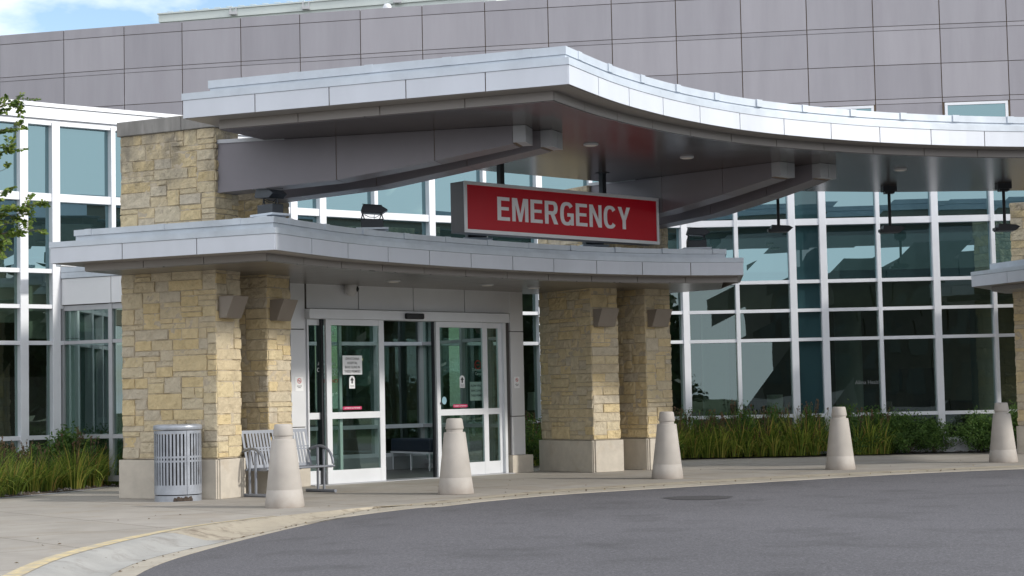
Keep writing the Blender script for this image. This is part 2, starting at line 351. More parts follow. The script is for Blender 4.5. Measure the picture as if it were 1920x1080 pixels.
def panel_strip(mb,line,z0,z1,width,gap,thick,mi=0,sub=4,first=None):
    "row of cladding panels along a plan polyline; the outside is on the right hand of the direction of travel"
    L_=[0]
    for i in range(1,len(line)): L_.append(L_[-1]+math.dist(line[i],line[i-1]))
    def at(t):
        t=min(max(t,0),L_[-1]); i=1
        while i<len(L_)-1 and L_[i]<t: i+=1
        f=(t-L_[i-1])/max(1e-9,L_[i]-L_[i-1]); a,b=Vector(line[i-1]),Vector(line[i]); e=(b-a).normalized()
        return a+(b-a)*f,Vector((e.y,-e.x))
    n=max(1,round(L_[-1]/width)); w=L_[-1]/n
    for k in range(n):
        t0=k*w+(gap/2 if k else 0); t1=(k+1)*w-(gap/2 if k<n-1 else 0)
        ps=[at(t0+(t1-t0)*j/sub+(1e-4 if j==0 else -1e-4 if j==sub else 0)) for j in range(sub+1)]
        v=[];f=[]
        for p,nn in ps:
            o=p+nn*thick
            v+=[(p.x,p.y,z0),(o.x,o.y,z0),(o.x,o.y,z1),(p.x,p.y,z1)]
        for j in range(sub):
            a=j*4;b=a+4
            f+=[(a+1,b+1,b+2,a+2),(a+3,a+2,b+2,b+3),(a,b,b+1,a+1),(a+3,b+3,b,a)]
        f+=[(0,1,2,3),(sub*4+3,sub*4+2,sub*4+1,sub*4)]
        mb.add(v,f,mi)
def text_mesh(name,body,size,mt,origin,xdir,zdir,parent=None,align='CENTER',extrude=.002,sx=1.,bold=0.,spacing=1.,line=1.):
    cu=bpy.data.curves.new(name,'FONT'); cu.body=body; cu.size=size; cu.align_x=align; cu.align_y='CENTER'; cu.extrude=extrude; cu.offset=bold; cu.space_character=spacing; cu.space_line=line
    cu.resolution_u=4
    t=bpy.data.objects.new('tmp',cu); col.objects.link(t); bpy.context.view_layer.update()
    me=bpy.data.meshes.new_from_object(t.evaluated_get(bpy.context.evaluated_depsgraph_get()))
    bpy.data.objects.remove(t); me.name=name
    X=Vector(xdir).normalized();Zd=Vector(zdir).normalized();Nn=X.cross(Zd)
    off=Vector((0,0,0)); q=parent
    while q is not None: off+=q.location; q=q.parent
    O=Vector(origin)
    for v in me.vertices: v.co=O+X*(v.co.x*sx)+Zd*v.co.y+Nn*v.co.z-off
    me.materials.clear(); me.materials.append(mt)
    for p in me.polygons: p.material_index=0
    o=bpy.data.objects.new(name,me); col.objects.link(o)
    if parent is not None: o.parent=parent
    return o

# ================================================================== GROUND
g=MB(); g.add([(-400,-600,-.3),(400,-600,-.3),(400,400,-.3),(-400,400,-.3)],[(0,1,2,3)])
tag(g.build('ground',MT['grassland']),kind='structure')
def rz(x,y):
    t=min(1,max(0,(x+3.9)/3.2)); t=t*t*(3-2*t); return -.13+.122*t
# kerb line: (top edge, toe, asphalt edge) triples measured along the kerb
KT=[((-3.2,9.5),(-2.6,9.5),(-2.2,9.5)),((-3.75,12.2),(-3.2,12.2),(-2.95,12.3))]
for a,b,c in [((43,1080),(200,1082),(253,1082)),((167,1032),(306,1040),(383,1034)),((383,985),(500,1001),(600,987)),((640,955.5),(700,966),(763,957))]:
    KT.append((P(*a,0).xy,P(*b,-.11).xy,P(*c,-.13 if c[0]<640 else -.04).xy))
for a,c in [((763,945),(830,948)),((923,929),(923,938)),((1067,916),(1067,925.5)),((1280,903),(1280,912.5)),((1480,891.5),(1480,900.5)),((1707,881),(1707,887.5)),((1920,872),(1920,878.5))]:
    A=P(*a,0).xy;B=P(*c,0).xy; KT.append((A,(A*.5+B*.5),B))
KT+= [((15.,33.4),(15,33.1),(15.,32.2)),((24,34.2),(24,33.9),(24.,33.))]
tops=smooth([k[0] for k in KT],6);toes=smooth([k[1] for k in KT],6);asp=smooth([k[2] for k in KT],6)
nK=len(tops)
def toez(i):
    x=toes[i][0]; t=min(1,max(0,(x+3.3)/1.8)); return -.115+.115*t-.002*t
def aspz(i): return rz(*asp[i])
# road: fan of rows from the asphalt edge towards and beyond the camera
g=MB(); rows=14; v=[];f=[]
for i in range(nK):
    ax,ay=asp[i]
    ex=ax*1.0+ (ax+2)*1.2; ey=-60.
    for j in range(rows+1):
        t=(j/rows)**1.8; x=ax+(ex-ax)*t; y=ay+(ey-ay)*t
        v.append((x,y,rz(x,y) if j<3 else rz(x,y)))
for i in range(nK-1):
    for j in range(rows):
        a=i*(rows+1)+j; f.append((a,a+1,a+rows+2,a+rows+1))
g.add(v,f,0,0,True); g.add([(-2.3,9.45,-.134),(-60,9.45,-.134),(-60,-60,-.134),(-2.,-60,-.134)],[(0,1,2,3)])
tag(g.build('road',MT['asphalt']),kind='structure')
# gutter pan
g=MB();v=[];f=[]
for i in range(nK):
    v+=[(*toes[i],toez(i)),(*asp[i],aspz(i)+.006)]
    dx=Vector(asp[i])-Vector(toes[i]); q=Vector(asp[i])+dx.normalized()*.02; v.append((q.x,q.y,aspz(i)-.05))
for i in range(nK-1): a=i*3; f+=[(a,a+1,a+4,a+3),(a+1,a+2,a+5,a+4)]
g.add(v,f); tag(g.build('gutter',MT['gutter']),kind='structure')
# kerb face, the nearer stretch is a newer, paler casting
split=next(i for i in range(nK) if tops[i][1]>P(300,1005,0).y)
def kerb(i0,i1,m):
    g=MB();v=[];f=[]
    for i in range(i0,i1+1):
        T=Vector(tops[i]);O=Vector(toes[i]); zt=toez(i); dn=(O-T)
        fr=[(0,0),(.16,-.012),(.32,-.035+.0*zt),(.62,None),(1,None)]
        for k,(t,z) in enumerate(fr):
            p=T+dn*t; zz={0:0,1:zt*.07,2:zt*.30,3:zt*.92,4:zt+.001}[k]; v.append((p.x,p.y,zz+.001))
    n=5
    for i in range(i1-i0):
        for k in range(n-1): a=i*n+k; f.append((a,a+1,a+n+1,a+n))
    g.add(v,f,0,0,True); return tag(g.build('kerb',m),kind='structure')
kerb(0,split,MT['kerb_new']); kerb(split,nK-1,MT['kerb'])
# sidewalk slab
g=MB(); poly=[tuple(p) for p in tops]+[(24,60),(-30,60),(-30,9.5)]
g.prism(poly,-.2,0,0,True,False); tag(g.build('sidewalk',MT['walk']),kind='structure')
# yellow line on the kerb edge
g=MB();v=[];f=[]; ye=next(i for i in range(nK) if tops[i][1]>P(470,972,0).y)
for i in range(ye+1):
    T=Vector(tops[i]); e=(Vector(tops[min(i+1,nK-1)])-Vector(tops[max(i-1,0)])).normalized(); nn=Vector((-e.y,e.x)); w=.17*(1-max(0,(i-ye*.75)/(ye*.25))*.75)
    a=T+nn*.01;b=T+nn*(w+.01); v+=[(a.x,a.y,.004),(b.x,b.y,.004)]
for i in range(ye): f.append((2*i,2*i+1,2*i+3,2*i+2))
g.add(v,f); tag(g.build('kerb_paint',MT['yellow']),kind='structure')
# dark round patch on the asphalt
c=P(1310,934,-.01); g=MB(); pts=[]
for k in range(40):
    a=2*math.pi*k/40; r=.46*(1+.05*math.sin(3*a)+.03*math.sin(7*a)); pts.append((c.x+r*math.cos(a),c.y+r*math.sin(a)))
g.add([(p[0],p[1],rz(*p)+.005) for p in pts],[tuple(range(40))]); tag(g.build('asphalt_patch',MT['asphalt_dark']),kind='structure')

# ================================================================== CURTAIN WALL AND MAIN BUILDING
CWL=[(-16,25.0),(-8.9,30.56),(-8.14,31.2),(-3.33,34.95),(-1.23,36.5),(1.2,37.85),(3.8,38.62),(7.08,38.62),(11.08,38.52),(22,38.3)]
def cw_hit(x,y):
    d=ray(x,y)
    for i in range(len(CWL)-1):
        a,b=CWL[i],CWL[i+1]; ex,ey=b[0]-a[0],b[1]-a[1]; den=d.x*ey-d.y*ex
        if abs(den)<1e-9: continue
        t=(a[0]*ey-a[1]*ex)/den; px,py=d.x*t,d.y*t
        s=((px-a[0])*ex+(py-a[1])*ey)/(ex*ex+ey*ey)
        if -1e-6<=s<=1+1e-6 and t>0: return Vector((px,py,0)),Vector((ex,ey,0)).normalized()
    raise ValueError((x,y))
ST=[(-260,372,1),(-170,372,0),(-75,372,1),(39,372,1),(99,372,1),(207,380,0),(300,385,1),(390,390,0),(470,392,1),(545,393,1),(599,395,1),(699,400,0),(804,405,1),(904,410,0),(1010,600,1),(1105,418,0),(1195,420,1),(1283,600,1),(1383,600,0),(1488,600,1),(1546,600,1),(1650,600,0),(1757,600,1),(1865,600,0),(1975,600,1),(2080,600,0)]
ZT=[(.30,.07),(.87,.075),(2.53,.07),(3.17,.07),(3.80,.075),(5.11,.14),(6.45,.10)]
hosp=thing('hospital_building',(2,42,0),'hospital building with curved glass curtain wall and tall grey metal panel wall behind','building')
SP=[cw_hit(x,y) for x,y,w in ST]
for (p,e),(x,y,w) in zip(SP,ST):
    nn=Vector((e.y,-e.x,0)); wd=.15 if w else .085
    g=MB(); g.box(p-e*wd/2-nn*.10+UP*.2,e*wd,nn*.24,UP*6.25); g.build('mullion',MT['frame'],hosp,bevel=.004)
for zc,h in ZT:
    g=MB()
    for i in range(len(SP)-1):
        a,b=SP[i][0],SP[i+1][0]; e=(b-a).normalized(); nn=Vector((e.y,-e.x,0))
        g.box(a-nn*.07+UP*(zc-h/2),b-a,nn*.19,UP*h)
    g.build('transom',MT['frame'],hosp)
g=MB(); g2=MB()
for i in range(len(SP)-1):
    a,b=SP[i][0],SP[i+1][0]; e=(b-a).normalized(); nn=Vector((e.y,-e.x,0))
    g.box(a-nn*.3+UP*6.505,b-a,nn*.47,UP*.20,0); g.box(a-nn*.3+UP*6.711,b-a,nn*.50,UP*.07,0)
    g2.box(a-nn*.15+UP*.0,b-a,nn*.30,UP*.262,0)
g.build('parapet_coping',MT['frame'],hosp); g2.build('foot_wall',MT['frame_grey'],hosp)
rows=[ZT[i][0] for i in range(len(ZT))]
for i in range(len(SP)-1):
    a,b=SP[i][0],SP[i+1][0]; e=(b-a).normalized(); nn=Vector((e.y,-e.x,0)); g=MB()
    for j in range(len(rows)-1):
        z0,z1=rows[j]+ZT[j][1]/2,rows[j+1]-ZT[j+1][1]/2
        mi=0 if z1<3.9 else 1
        if ST[i][0]==1488: mi=2
        # each pane sits a hair out of plane, as real glazing does
        t1=random.uniform(-.006,.006);t2=random.uniform(-.006,.006)
        o=a+UP*z0+nn*(.0); q=b+UP*z0
        v=[a+UP*z0+nn*t1,b+UP*z0-nn*t1,b+UP*z1+nn*t2,a+UP*z1-nn*t2]
        v2=[p-nn*.02 for p in v]
        g.add(v,[(0,1,2,3)],mi)
    g.build('window',[MT['glass_vis'],MT['glass_up'],MT['glass_teal']],hosp,fix=False)
# interior behind the glass
inner=offset([tuple(p) for p in CWL]+[(22,52),(-16,52)],-.25)
k=len(CWL)
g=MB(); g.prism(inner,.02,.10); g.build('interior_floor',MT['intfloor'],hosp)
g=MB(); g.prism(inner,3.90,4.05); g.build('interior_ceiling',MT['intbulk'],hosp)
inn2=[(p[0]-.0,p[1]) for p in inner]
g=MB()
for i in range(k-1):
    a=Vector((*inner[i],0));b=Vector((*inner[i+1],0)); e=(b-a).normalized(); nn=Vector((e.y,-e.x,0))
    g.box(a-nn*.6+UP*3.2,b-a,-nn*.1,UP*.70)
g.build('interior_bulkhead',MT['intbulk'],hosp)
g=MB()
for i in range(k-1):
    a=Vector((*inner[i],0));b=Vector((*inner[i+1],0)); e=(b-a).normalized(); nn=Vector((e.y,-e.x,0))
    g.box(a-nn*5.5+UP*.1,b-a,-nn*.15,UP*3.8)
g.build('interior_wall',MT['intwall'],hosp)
for x,y,Y in [(175,640,34.2),(1590,640,41.5),(1845,640,42.),(1340,640,42.5),(900,640,40.)]:
    p=PY(x,y,Y); g=MB(); g.lathe([(.32,.1),(.32,3.9)],28,(p.x,p.y,0)); g.build('interior_column',MT['intgreen'],hosp)
g=MB()
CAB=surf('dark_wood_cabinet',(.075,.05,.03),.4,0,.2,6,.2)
for x,Y,w,z0,z1 in [(1650,42.8,1.3,.1,1.35),(1720,43.3,.9,.1,1.9),(1800,43,1.6,.1,1.1),(1420,43,1.2,.1,1.2),(60,35,1.,.1,2.),(230,36,1.,.1,2.2)]:
    p=PY(x,640,Y); g=MB(); g.cbox((p.x,p.y,(z0+z1)/2),w,.4,z1-z0); g.build('interior_cabinet',CAB,hosp)
g=MB(); 
for i,(z0) in ((3,2.62),(2,2.9),(4,2.75)):
    a,b=SP[i][0],SP[i+1][0]; e=(b-a).normalized(); nn=Vector((e.y,-e.x,0)); g.box(a-nn*.25+UP*z0,b-a,-nn*.02,UP*(3.8-z0))
g.build('window_blind',MT['blind'],hosp)
# roof of the glazed hall
g=MB(); g.prism(offset([tuple(p) for p in CWL]+[(22,56),(-16,60)],-.2),6.42,6.50); g.build('roof',MT['roof'],hosp)
# grey panel wall
GX=[(-117,163),(-3.5,154),(128,145),(233,137.3),(343,130),(453,123.4),(563,116.7),(677,110),(793,102),(911,95.6),(1029,89),(1148,82.7),(1268,77),(1390,71),(1513,65),(1637,59),(1762,54),(1887,49),(2014,44),(2142,39)]
GP=[P(x,y,12.3) for x,y in GX]
# even bays of 2 m along the wall
gl=[(p.x,p.y) for p in GP]; gl=[gl[0]]+[tuple((Vector(gl[i-1])+Vector(gl[i])*2+Vector(gl[i+1]))/4) for i in range(1,len(gl)-1)]+[gl[-1]]
GR=[(8.0,8.93),(8.945,9.06-.0),(9.075,10.04),(10.055,10.185),(10.20,11.235),(11.25,12.29),(12.305,12.425),(12.44,13.545),(13.56,13.87)]
GR=[(8.0,8.93),(8.95,10.035),(10.05,10.185),(10.205,11.23),(11.25,12.29),(12.305,12.425),(12.445,13.545),(13.565,13.87)]
gw=MB(); gj=MB()
for i in range(len(gl)-1):
    a=Vector((*gl[i],0));b=Vector((*gl[i+1],0)); e=(b-a).normalized(); nn=Vector((e.y,-e.x,0)); L1=(b-a).length
    for j,(z0,z1) in enumerate(GR):
        px=(GX[i][0]+GX[i+1][0])/2
        t=random.uniform(0,.006)
        if j==1 and 1762<px<1890: continue
        if j==1 and 1513<px<1640: continue
        gw.box(a+e*.014-nn*.02+UP*z0,e*(L1-.028),nn*(.05+t),UP*(z1-z0),random.choice([0,0,1,2]))
gj.box(Vector((*gl[0],4)),(0,0,0),(0,0,0),(0,0,0)) if False else None
for i in range(len(gl)-1):
    a=Vector((*gl[i],0));b=Vector((*gl[i+1],0)); e=(b-a).normalized(); nn=Vector((e.y,-e.x,0))
    gj.box(a-nn*.3+UP*6.4,b-a,nn*.29,UP*7.45)
gw.build('wall_panels',[MT['grey_panel'],surf('grey_metal_panel_pale',(.305,.293,.318),.34,.2,.035,2.2,.12),surf('grey_metal_panel_dull',(.268,.258,.283),.38,.2,.035,2.2,.12)],hosp); gj.build('wall_backing',MT['joint'],hosp)
for (x0,x1) in ((1762,1887),(1513,1637)):
    i=[q[0] for q in GX].index(x0); a=Vector((*gl[i],0));b=Vector((*gl[i+1],0)); e=(b-a).normalized(); nn=Vector((e.y,-e.x,0)); L1=(b-a).length
    g=MB(); z0,z1=8.95,10.02
    g.box(a+e*.06+UP*(z1-.08),e*(L1-.12),nn*.08,UP*.08); g.box(a+e*.06+UP*z0,e*.08,nn*.08,UP*(z1-z0-.082)); g.box(a+e*(L1-.14)+UP*z0,e*.08,nn*.08,UP*(z1-z0-.082))
    fr=g.build('upper_window',MT['frame'],hosp)
    g=MB(); g.add([a+e*.14+nn*.03+UP*z0,a+e*(L1-.14)+nn*.03+UP*z0,a+e*(L1-.14)+nn*.03+UP*(z1-.08),a+e*.14+nn*.03+UP*(z1-.08)],[(0,1,2,3)]); g.build('pane',MT['glass_up'],fr,fix=False)
# rooftop plant enclosure
a=PY(301,26,61.5); b=PY(930,-8,58.4); a.z=b.z=0; e=(b-a).normalized(); nn=Vector((e.y,-e.x,0)); zt=PY(301,26,61.5).z
pent=thing('rooftop_enclosure',(a.x,a.y,13),'pale green white rooftop plant enclosure above the grey panel wall','rooftop enclosure')
g=MB(); g.box(a+UP*12,b-a,-nn*4,UP*(zt-.32-12)); g.build('lower_wall',MT['pent'],pent)
g=MB(); g.box(a-e*.05+nn*.06+UP*(zt-.315),b-a,-nn*4.1,UP*.27); g.box(a-e*.08+nn*.1+UP*(zt-.04),b-a,-nn*4.2,UP*.05);
Lp=(b-a).length; n=0
t=.5
while t<Lp:
    p=a+e*t+nn*.04; g.tube([p+UP*zt,p+UP*(zt+.05)-e*.0,p+UP*(zt+.06)-e*.22],.012,5); t+=.45
g.build('top_band',MT['pent'],pent)
for x,y in ((440,26),(576,16),(747,4)):
    q=hit2(x,y,(a.x,a.y),(b.x,b.y))+nn*.12; g=MB()
    g.cbox((q.x,q.y,q.z),.28,.12,.10); g.cbox((q.x-.1,q.y,q.z+.07),.05,.05,.3); g.cbox((q.x+.1,q.y,q.z+.07),.05,.05,.3); g.build('bracket',MT['frame_grey'],pent)
q=hit2(723,12,gl[6],gl[7]); 
g=MB(); g.lathe([(.14,0),(.14,.22),(.10,.30),(.03,.32)],16,(q.x,q.y+.8,13.88)); tag(g.build('roof_vent',MT['frame'],loc=(q.x,q.y+.8,13.88)),'small pale roof vent peeking over the grey wall parapet','roof vent')

# ================================================================== STONE PIERS
def stone_face(mb,o,h,n,W,z0,z1,seed):
    rng=random.Random(seed); U=.08; nc=max(3,round(W/U)); nr=max(3,round((z1-z0)/U)); cu=W/nc; ru=(z1-z0)/nr
    occ=[[False]*nc for _ in range(nr)]
    for r in range(nr):
        c=0
        while c<nc:
            if occ[r][c]: c+=1; continue
            mx=0
            while c+mx<nc and not occ[r][c+mx]: mx+=1
            w=rng.choice([3,3,4,4,5,5,6,7,8]); w=min(w,mx)
            if mx-w==1: w=mx
            hh=rng.choice([1,1,2,2,2,2,3]) if w>2 else rng.choice([1,2,2]); hh=min(hh,nr-r)
            if nr-r-hh==1 and hh<3: hh+=1
            ok=all(not occ[r+i][c+j] for i in range(hh) for j in range(w))
            if not ok: hh=1
            for i in range(hh):
                for j in range(w): occ[r+i][c+j]=True
            gp=.003
            x0=c*cu+gp;x1=(c+w)*cu-gp;y0=z0+r*ru+gp;y1=z0+(r+hh)*ru-gp
            if c==0: x0-=.012
            if c+w==nc: x1+=.012
            rnd=rng.random()
            nx=max(3,round((x1-x0)/.045));ny=max(3,round((y1-y0)/.045))
            xs=[x0,x0+.008]+[x0+(x1-x0)*i/nx for i in range(1,nx)]+[x1-.008,x1]
            ys=[y0,y0+.008]+[y0+(y1-y0)*i/ny for i in range(1,ny)]+[y1-.008,y1]
            bulge=rng.uniform(.004,.022); v=[];f=[]
            for a,yy in enumerate(ys):
                for b,xx in enumerate(xs):
                    edge=a in(0,len(ys)-1) or b in(0,len(xs)-1)
                    q=o+h*xx; nz=noise.noise(Vector((q.x*9,q.y*9,yy*9)))*.012+noise.noise(Vector((q.x*26,q.y*26,yy*26)))*.006
                    d=-.009 if edge else bulge+nz*1.7
                    v.append(q+n*d+UP*yy)
            m=len(xs)
            for a in range(len(ys)-1):
                for b in range(m-1): i=a*m+b; f.append((i,i+1,i+m+1,i+m))
            mb.add(v,f,0,rnd); c+=w
def pier(K,adeg,w,Lf,ztop,label,seed,coping=None,basew=.05,zb=.60,tilt=None):
    K=Vector((K[0],K[1],0)); a=d2(adeg); t=d2(adeg+90) if tilt is None else d2(tilt)
    th_=thing('stone_pier',K,label,'pier','stone piers carrying the canopies')
    c=[K,K+t*w,K+t*w-a*Lf,K-a*Lf]
    mb=MB()
    stone_face(mb,c[3],a,-t,Lf,zb,ztop,seed); stone_face(mb,c[0],t,a,w,zb,ztop,seed+1)
    stone_face(mb,c[1],-a,t,Lf,zb,ztop,seed+2); stone_face(mb,c[2],-t,-a,w,zb,ztop,seed+3)
    mb.prism([(p.x,p.y) for p in c],zb-.01,ztop,1)
    # backing slightly inside
    mb.build('stone_shaft',[MT['stone'],MT['mortar']],th_,attr=True,fix=False)
    b=basew; g=MB()
    A=K-t*b+a*b
    # base made of slabs with an open joint at the front corner
    g.box(A-a*(Lf+2*b),a*(Lf+2*b-.045),t*(w*.5),UP*(zb-.02)); g.box(A-a*.10+t*.05,a*.10,t*(w+2*b-.05),UP*(zb-.02))
    g.box(A-a*(Lf+2*b)+t*(w*.5),a*(Lf+2*b-.1),t*(w*.5+2*b),UP*(zb-.02))
    g.build('base',MT['base'],th_,bevel=.008)
    g=MB(); g.box(A-a*.06+t*.02,a*.035,t*.04,UP*(zb-.03)); g.build('corner_joint',MT['base'],th_)
    if coping:
        z0,z1=coping; g=MB(); o=K-t*.05+a*.05-a*(Lf+.1)
        g.box(o+UP*z0,a*((Lf+.1)*.66-.004),t*(w+.1),UP*(z1-z0)); g.box(o+a*((Lf+.1)*.66+.004)+UP*z0,a*((Lf+.1)*.34-.004),t*(w+.1),UP*(z1-z0))
        g.build('coping',MT['coping'],th_,bevel=.01)
    return th_
K1=P(409,936,0); K2=Vector((-3.78,27.1,0)); K3=P(1115,886,0); K4=P(1217,881,0)
ct=PY(300,217,27.).z
pier(K1,-27,.58,1.75,5.50,'front left stone pier with weathered coping rising past the door canopy',1,coping=(5.50,5.72))
pier(K2,-25,.64,1.5,5.27,'stone pier right behind the bench, narrower face left of the entrance doors',11)
pier(K3,-55,.60,1.6,5.27,'stone pier just right of the entrance doors, carrying a bronze sconce',21)
pier(K4,-52,.62,1.6,5.27,'rightmost full stone pier, standing behind the third bollard',31)

# ================================================================== CANOPIES
def ccw(poly):
    a=sum(poly[i][0]*poly[(i+1)%len(poly)][1]-poly[(i+1)%len(poly)][0]*poly[i][1] for i in range(len(poly)))
    return poly if a>0 else poly[::-1]
def canopy(name,label,straight,curve,back,zf,fh,lip,band,cap,sof,mt_soffit,pw,capin,right_in=.0,loc=None):
    """straight: left-end corner -> front corner; curve: plan points from the front corner on; back: closing points.
    zf fascia underside, fh its height, then lip, band, cap heights; sof = soffit level"""
    cv=resample(smooth(curve,8),.35); out=[straight[0],straight[1]]+cv[1:]+back
    # travel straight->curve has the outside on the right hand (counter-clockwise)
    th_=thing(name,loc or (straight[1][0],straight[1][1],sof),label,'canopy')
    n=len(out)
    in1=offset(out,-.012)
    g=MB(); g.prism(in1,zf+.004,zf+fh-.002); g.build('fascia_backing',MT['joint'],th_)
    full=[straight[0],straight[1]]; g=MB()
    panel_strip(g,offset_line([straight[0],straight[1]],-.0),zf,zf+fh,pw*1.25,.014,.012)
    panel_strip(g,cv,zf,zf+fh,pw,.014,.012,sub=6)
    tail=[cv[-1]]+back[:1]; panel_strip(g,tail,zf,zf+fh,pw,.014,.012)
    tl=[back[-1],straight[0]]; panel_strip(g,tl,zf,zf+fh,pw,.014,.012)
    g.build('fascia',MT['fascia'],th_)
    z=zf+fh
    g=MB(); g.prism(offset(out,.022),z+.004,z+lip); z+=lip
    ins=capin
    inb=offset(out,-.06)
    # stepped end on the left
    inb=[p for p in inb]; e=(Vector(straight[1])-Vector(straight[0])).normalized(); inb[0]=tuple(Vector(inb[0])+e*ins); inb[-1]=tuple(Vector(inb[-1])+e*ins) if len(back) else inb[-1]
    if right_in:
        k=1+len(cv)-1; e2=(Vector(cv[-2])-Vector(cv[-1])).normalized()
        inb[k]=tuple(Vector(inb[k])+e2*right_in); inb[k+1]=tuple(Vector(inb[k+1])+e2*right_in)
    g.prism(inb,z-.002,z+band); z+=band
    g.prism(offset(inb,.02),z+.002,z+cap); z+=cap
    # small lap joints of the flashing
    Lc=resample([straight[0],straight[1]],pw*1.25)+resample(cv,pw)[1:]
    for p,q in zip(Lc[:-1],Lc[1:]):
        m=Vector(((p[0]*.55+q[0]*.45),(p[1]*.55+q[1]*.45))); e3=(Vector(q)-Vector(p)).normalized(); nn=Vector((e3.y,-e3.x))
        if (m-Vector(straight[0])).length<ins+.2: continue
        o=m+nn*(-.06+.02)
        g.box(Vector((o.x,o.y,z-cap+.004))-Vector((nn.x,nn.y,0))*.05,Vector((e3.x,e3.y,0))*.12,Vector((nn.x,nn.y,0))*.056,UP*(cap+.001))
    g.build('flashing',MT['flash'],th_)
    # outer soffit, set-in strip and main soffit
    si=offset(out,-.35)
    g=MB(); g.prism(offset(out,-.014),zf-.006,zf+.003); g.build('edge_soffit',MT['strip'],th_)
    g=MB(); g.prism(offset(si,-.013),sof+.004,zf-.008); g.build('strip_backing',MT['joint'],th_)
    g=MB(); c2=offset_line(cv,-.35,first=si[1],last=None); s2=[si[0],si[1]]
    panel_strip(g,s2,sof,zf-.007,pw*1.25,.012,.012); panel_strip(g,c2,sof,zf-.007,pw,.012,.012,sub=6)
    if right_in: panel_strip(g,[c2[-1],si[1+len(cv)]],sof,zf-.007,pw,.012,.012)
    g.build('soffit_strip',MT['strip'],th_)
    g=MB(); g.prism(offset(si,-.004),sof-.012,sof+.003); g.build('soffit',mt_soffit,th_)
    return th_,z,si
def offset_line(pts,d,first=None,last=None):
    "offset an open line; negative d moves it to the left (inwards)"
    out=[]
    for i,p in enumerate(pts):
        e=(Vector(pts[min(i+1,len(pts)-1)][:2])-Vector(pts[max(i-1,0)][:2])).normalized(); nn=Vector((e.y,-e.x)); q=Vector(p[:2])+nn*d; out.append((q.x,q.y))
    if first is not None:
        # drop the points that now lie before the mitred corner
        F0=Vector(first); e=(Vector(pts[1][:2])-Vector(pts[0][:2])).normalized()
        out=[tuple(first)]+[q for q in out if (Vector(q)-F0).dot(e)>.05]
    return out
lowc=[(-3.24,24.06),(-2.80,25.05),(-2.36,25.92),(-1.78,26.78),(-1.17,27.56),(-.51,28.32),(.18,29.04),(.90,29.74),(1.67,30.33),(2.47,30.80),(3.25,31.13),(4.12,31.31)]
lowE0=(-6.72,25.62)
door_can,zlow,_=canopy('door_canopy','lower curved canopy with silver fascia over the entrance doors, carrying small floodlights',
    [lowE0,lowc[0]],lowc,[(4.35,33.6),(2.9,35.2),(-.3,33.9),(-3.0,31.9),(-5.3,29.1),(-5.92,27.55)],3.49,.225,.085,.072,.088,3.385,MT['soffit2'],.95,.34,right_in=.25)
upc=[(.78,22.44),(1.10,23.14),(1.46,23.88),(1.88,24.60),(2.42,25.40),(3.05,26.17),(3.77,26.90),(4.55,27.50),(5.35,28.02),(6.1,28.43),(7.01,28.82),(8.03,29.14),(9.2,29.38),(11,29.6),(14,29.75),(17,29.75)]
upE0=(-4.56,24.53)
main_can,zup,sup=canopy('entrance_canopy','large upper canopy sweeping in an S curve over the driveway, white silver fascia, dark soffit',
    [upE0,upc[0]],upc,[(17,35.2),(10.04,34.95),(7.5,34.75),(5.68,34.3),(3.6,33.4),(1.61,32.14),(-1.0,29.8),(-2.6,28.9)],5.407,.25,.10,.05,.11,5.278,MT['soffit'],1.0,.33)

# tapered beams in pairs, from the piers out under the canopy
def beam(K,adir_end,wid,zb0,label,side=1,back=.6):
    K=Vector((K[0],K[1],0)); E_=Vector((adir_end[0],adir_end[1],0)); a=(E_-K).normalized(); t=Vector((-a.y,a.x,0)); Lb=(E_-K).length
    zt=5.262
    th_=thing('canopy_beam',(K.x,K.y,zb0),label,'beam','tapered canopy beams')
    segs=[(-back,zb0),(0,zb0),(Lb*.40,zb0+.10),(Lb*.70,zb0+.29),(Lb-.0,5.03)]
    def prof(x):
        for (x0,z0),(x1,z1) in zip(segs[:-1],segs[1:]):
            if x0<=x<=x1: return z0+(z1-z0)*(x-x0)/(x1-x0)
        return segs[-1][1]
    cuts=[-back,0,Lb*.40,Lb*.70,Lb-.14]
    cuts=[0.015,Lb*.30,Lb*.40,Lb*.70,Lb]
    def sl(x0,x1,inset,zi,w0):
        xs=sorted({x0,x1,*[s[0] for s in segs if x0<s[0]<x1]})
        pr=[K+a*x+t*inset+UP*(prof(x)+zi) for x in xs]+[K+a*x+t*inset+UP*(zt-zi*.0) for x in (x1,x0)]
        return pr,t*w0
    g=MB()
    for x0,x1 in [(.0,Lb*.40-.006),(Lb*.40+.006,Lb*.715-.006),(Lb*.715+.006,Lb-.19)]:
        pr,w=sl(x0,x1,0,0,wid); g.pts(pr,w)
    # end cap in two narrow folds, a little higher, paler metal imitating lit ends
    p0=K+a*(Lb-.184)
    g.build('cladding',MT['beam'],th_)
    g=MB(); g.box(K+a*(Lb-.184)+t*.0+UP*5.02,a*.184,t*(wid*.5-.006),UP*(zt-5.02)); g.box(K+a*(Lb-.184)+t*(wid*.5+.006)+UP*5.02,a*.184,t*(wid*.5-.006),UP*(zt-5.02)); g.build('end_cap',MT['frame_grey'],th_)
    g=MB(); pr,w=sl(.02,Lb-.03,.012,.012,wid-.024); g.pts(pr,w); g.build('joint_backing',MT['joint'],th_)
    g=MB(); g.box(K+a*.0-t*.02+UP*(zt-.004),a*1.1,t*(wid+.04),UP*.055); g.build('top_flashing',MT['frame_grey'],th_)
    return th_
be=[P(985,232,5.278),P(1035,241,5.278),P(1463,301,5.278),P(1538,304,5.278)]
def boff(K,adeg,o=.05,fwd=-.02):
    a=d2(adeg);t=d2(adeg+90); K=Vector((K[0],K[1],0)); return K+t*o+a*fwd
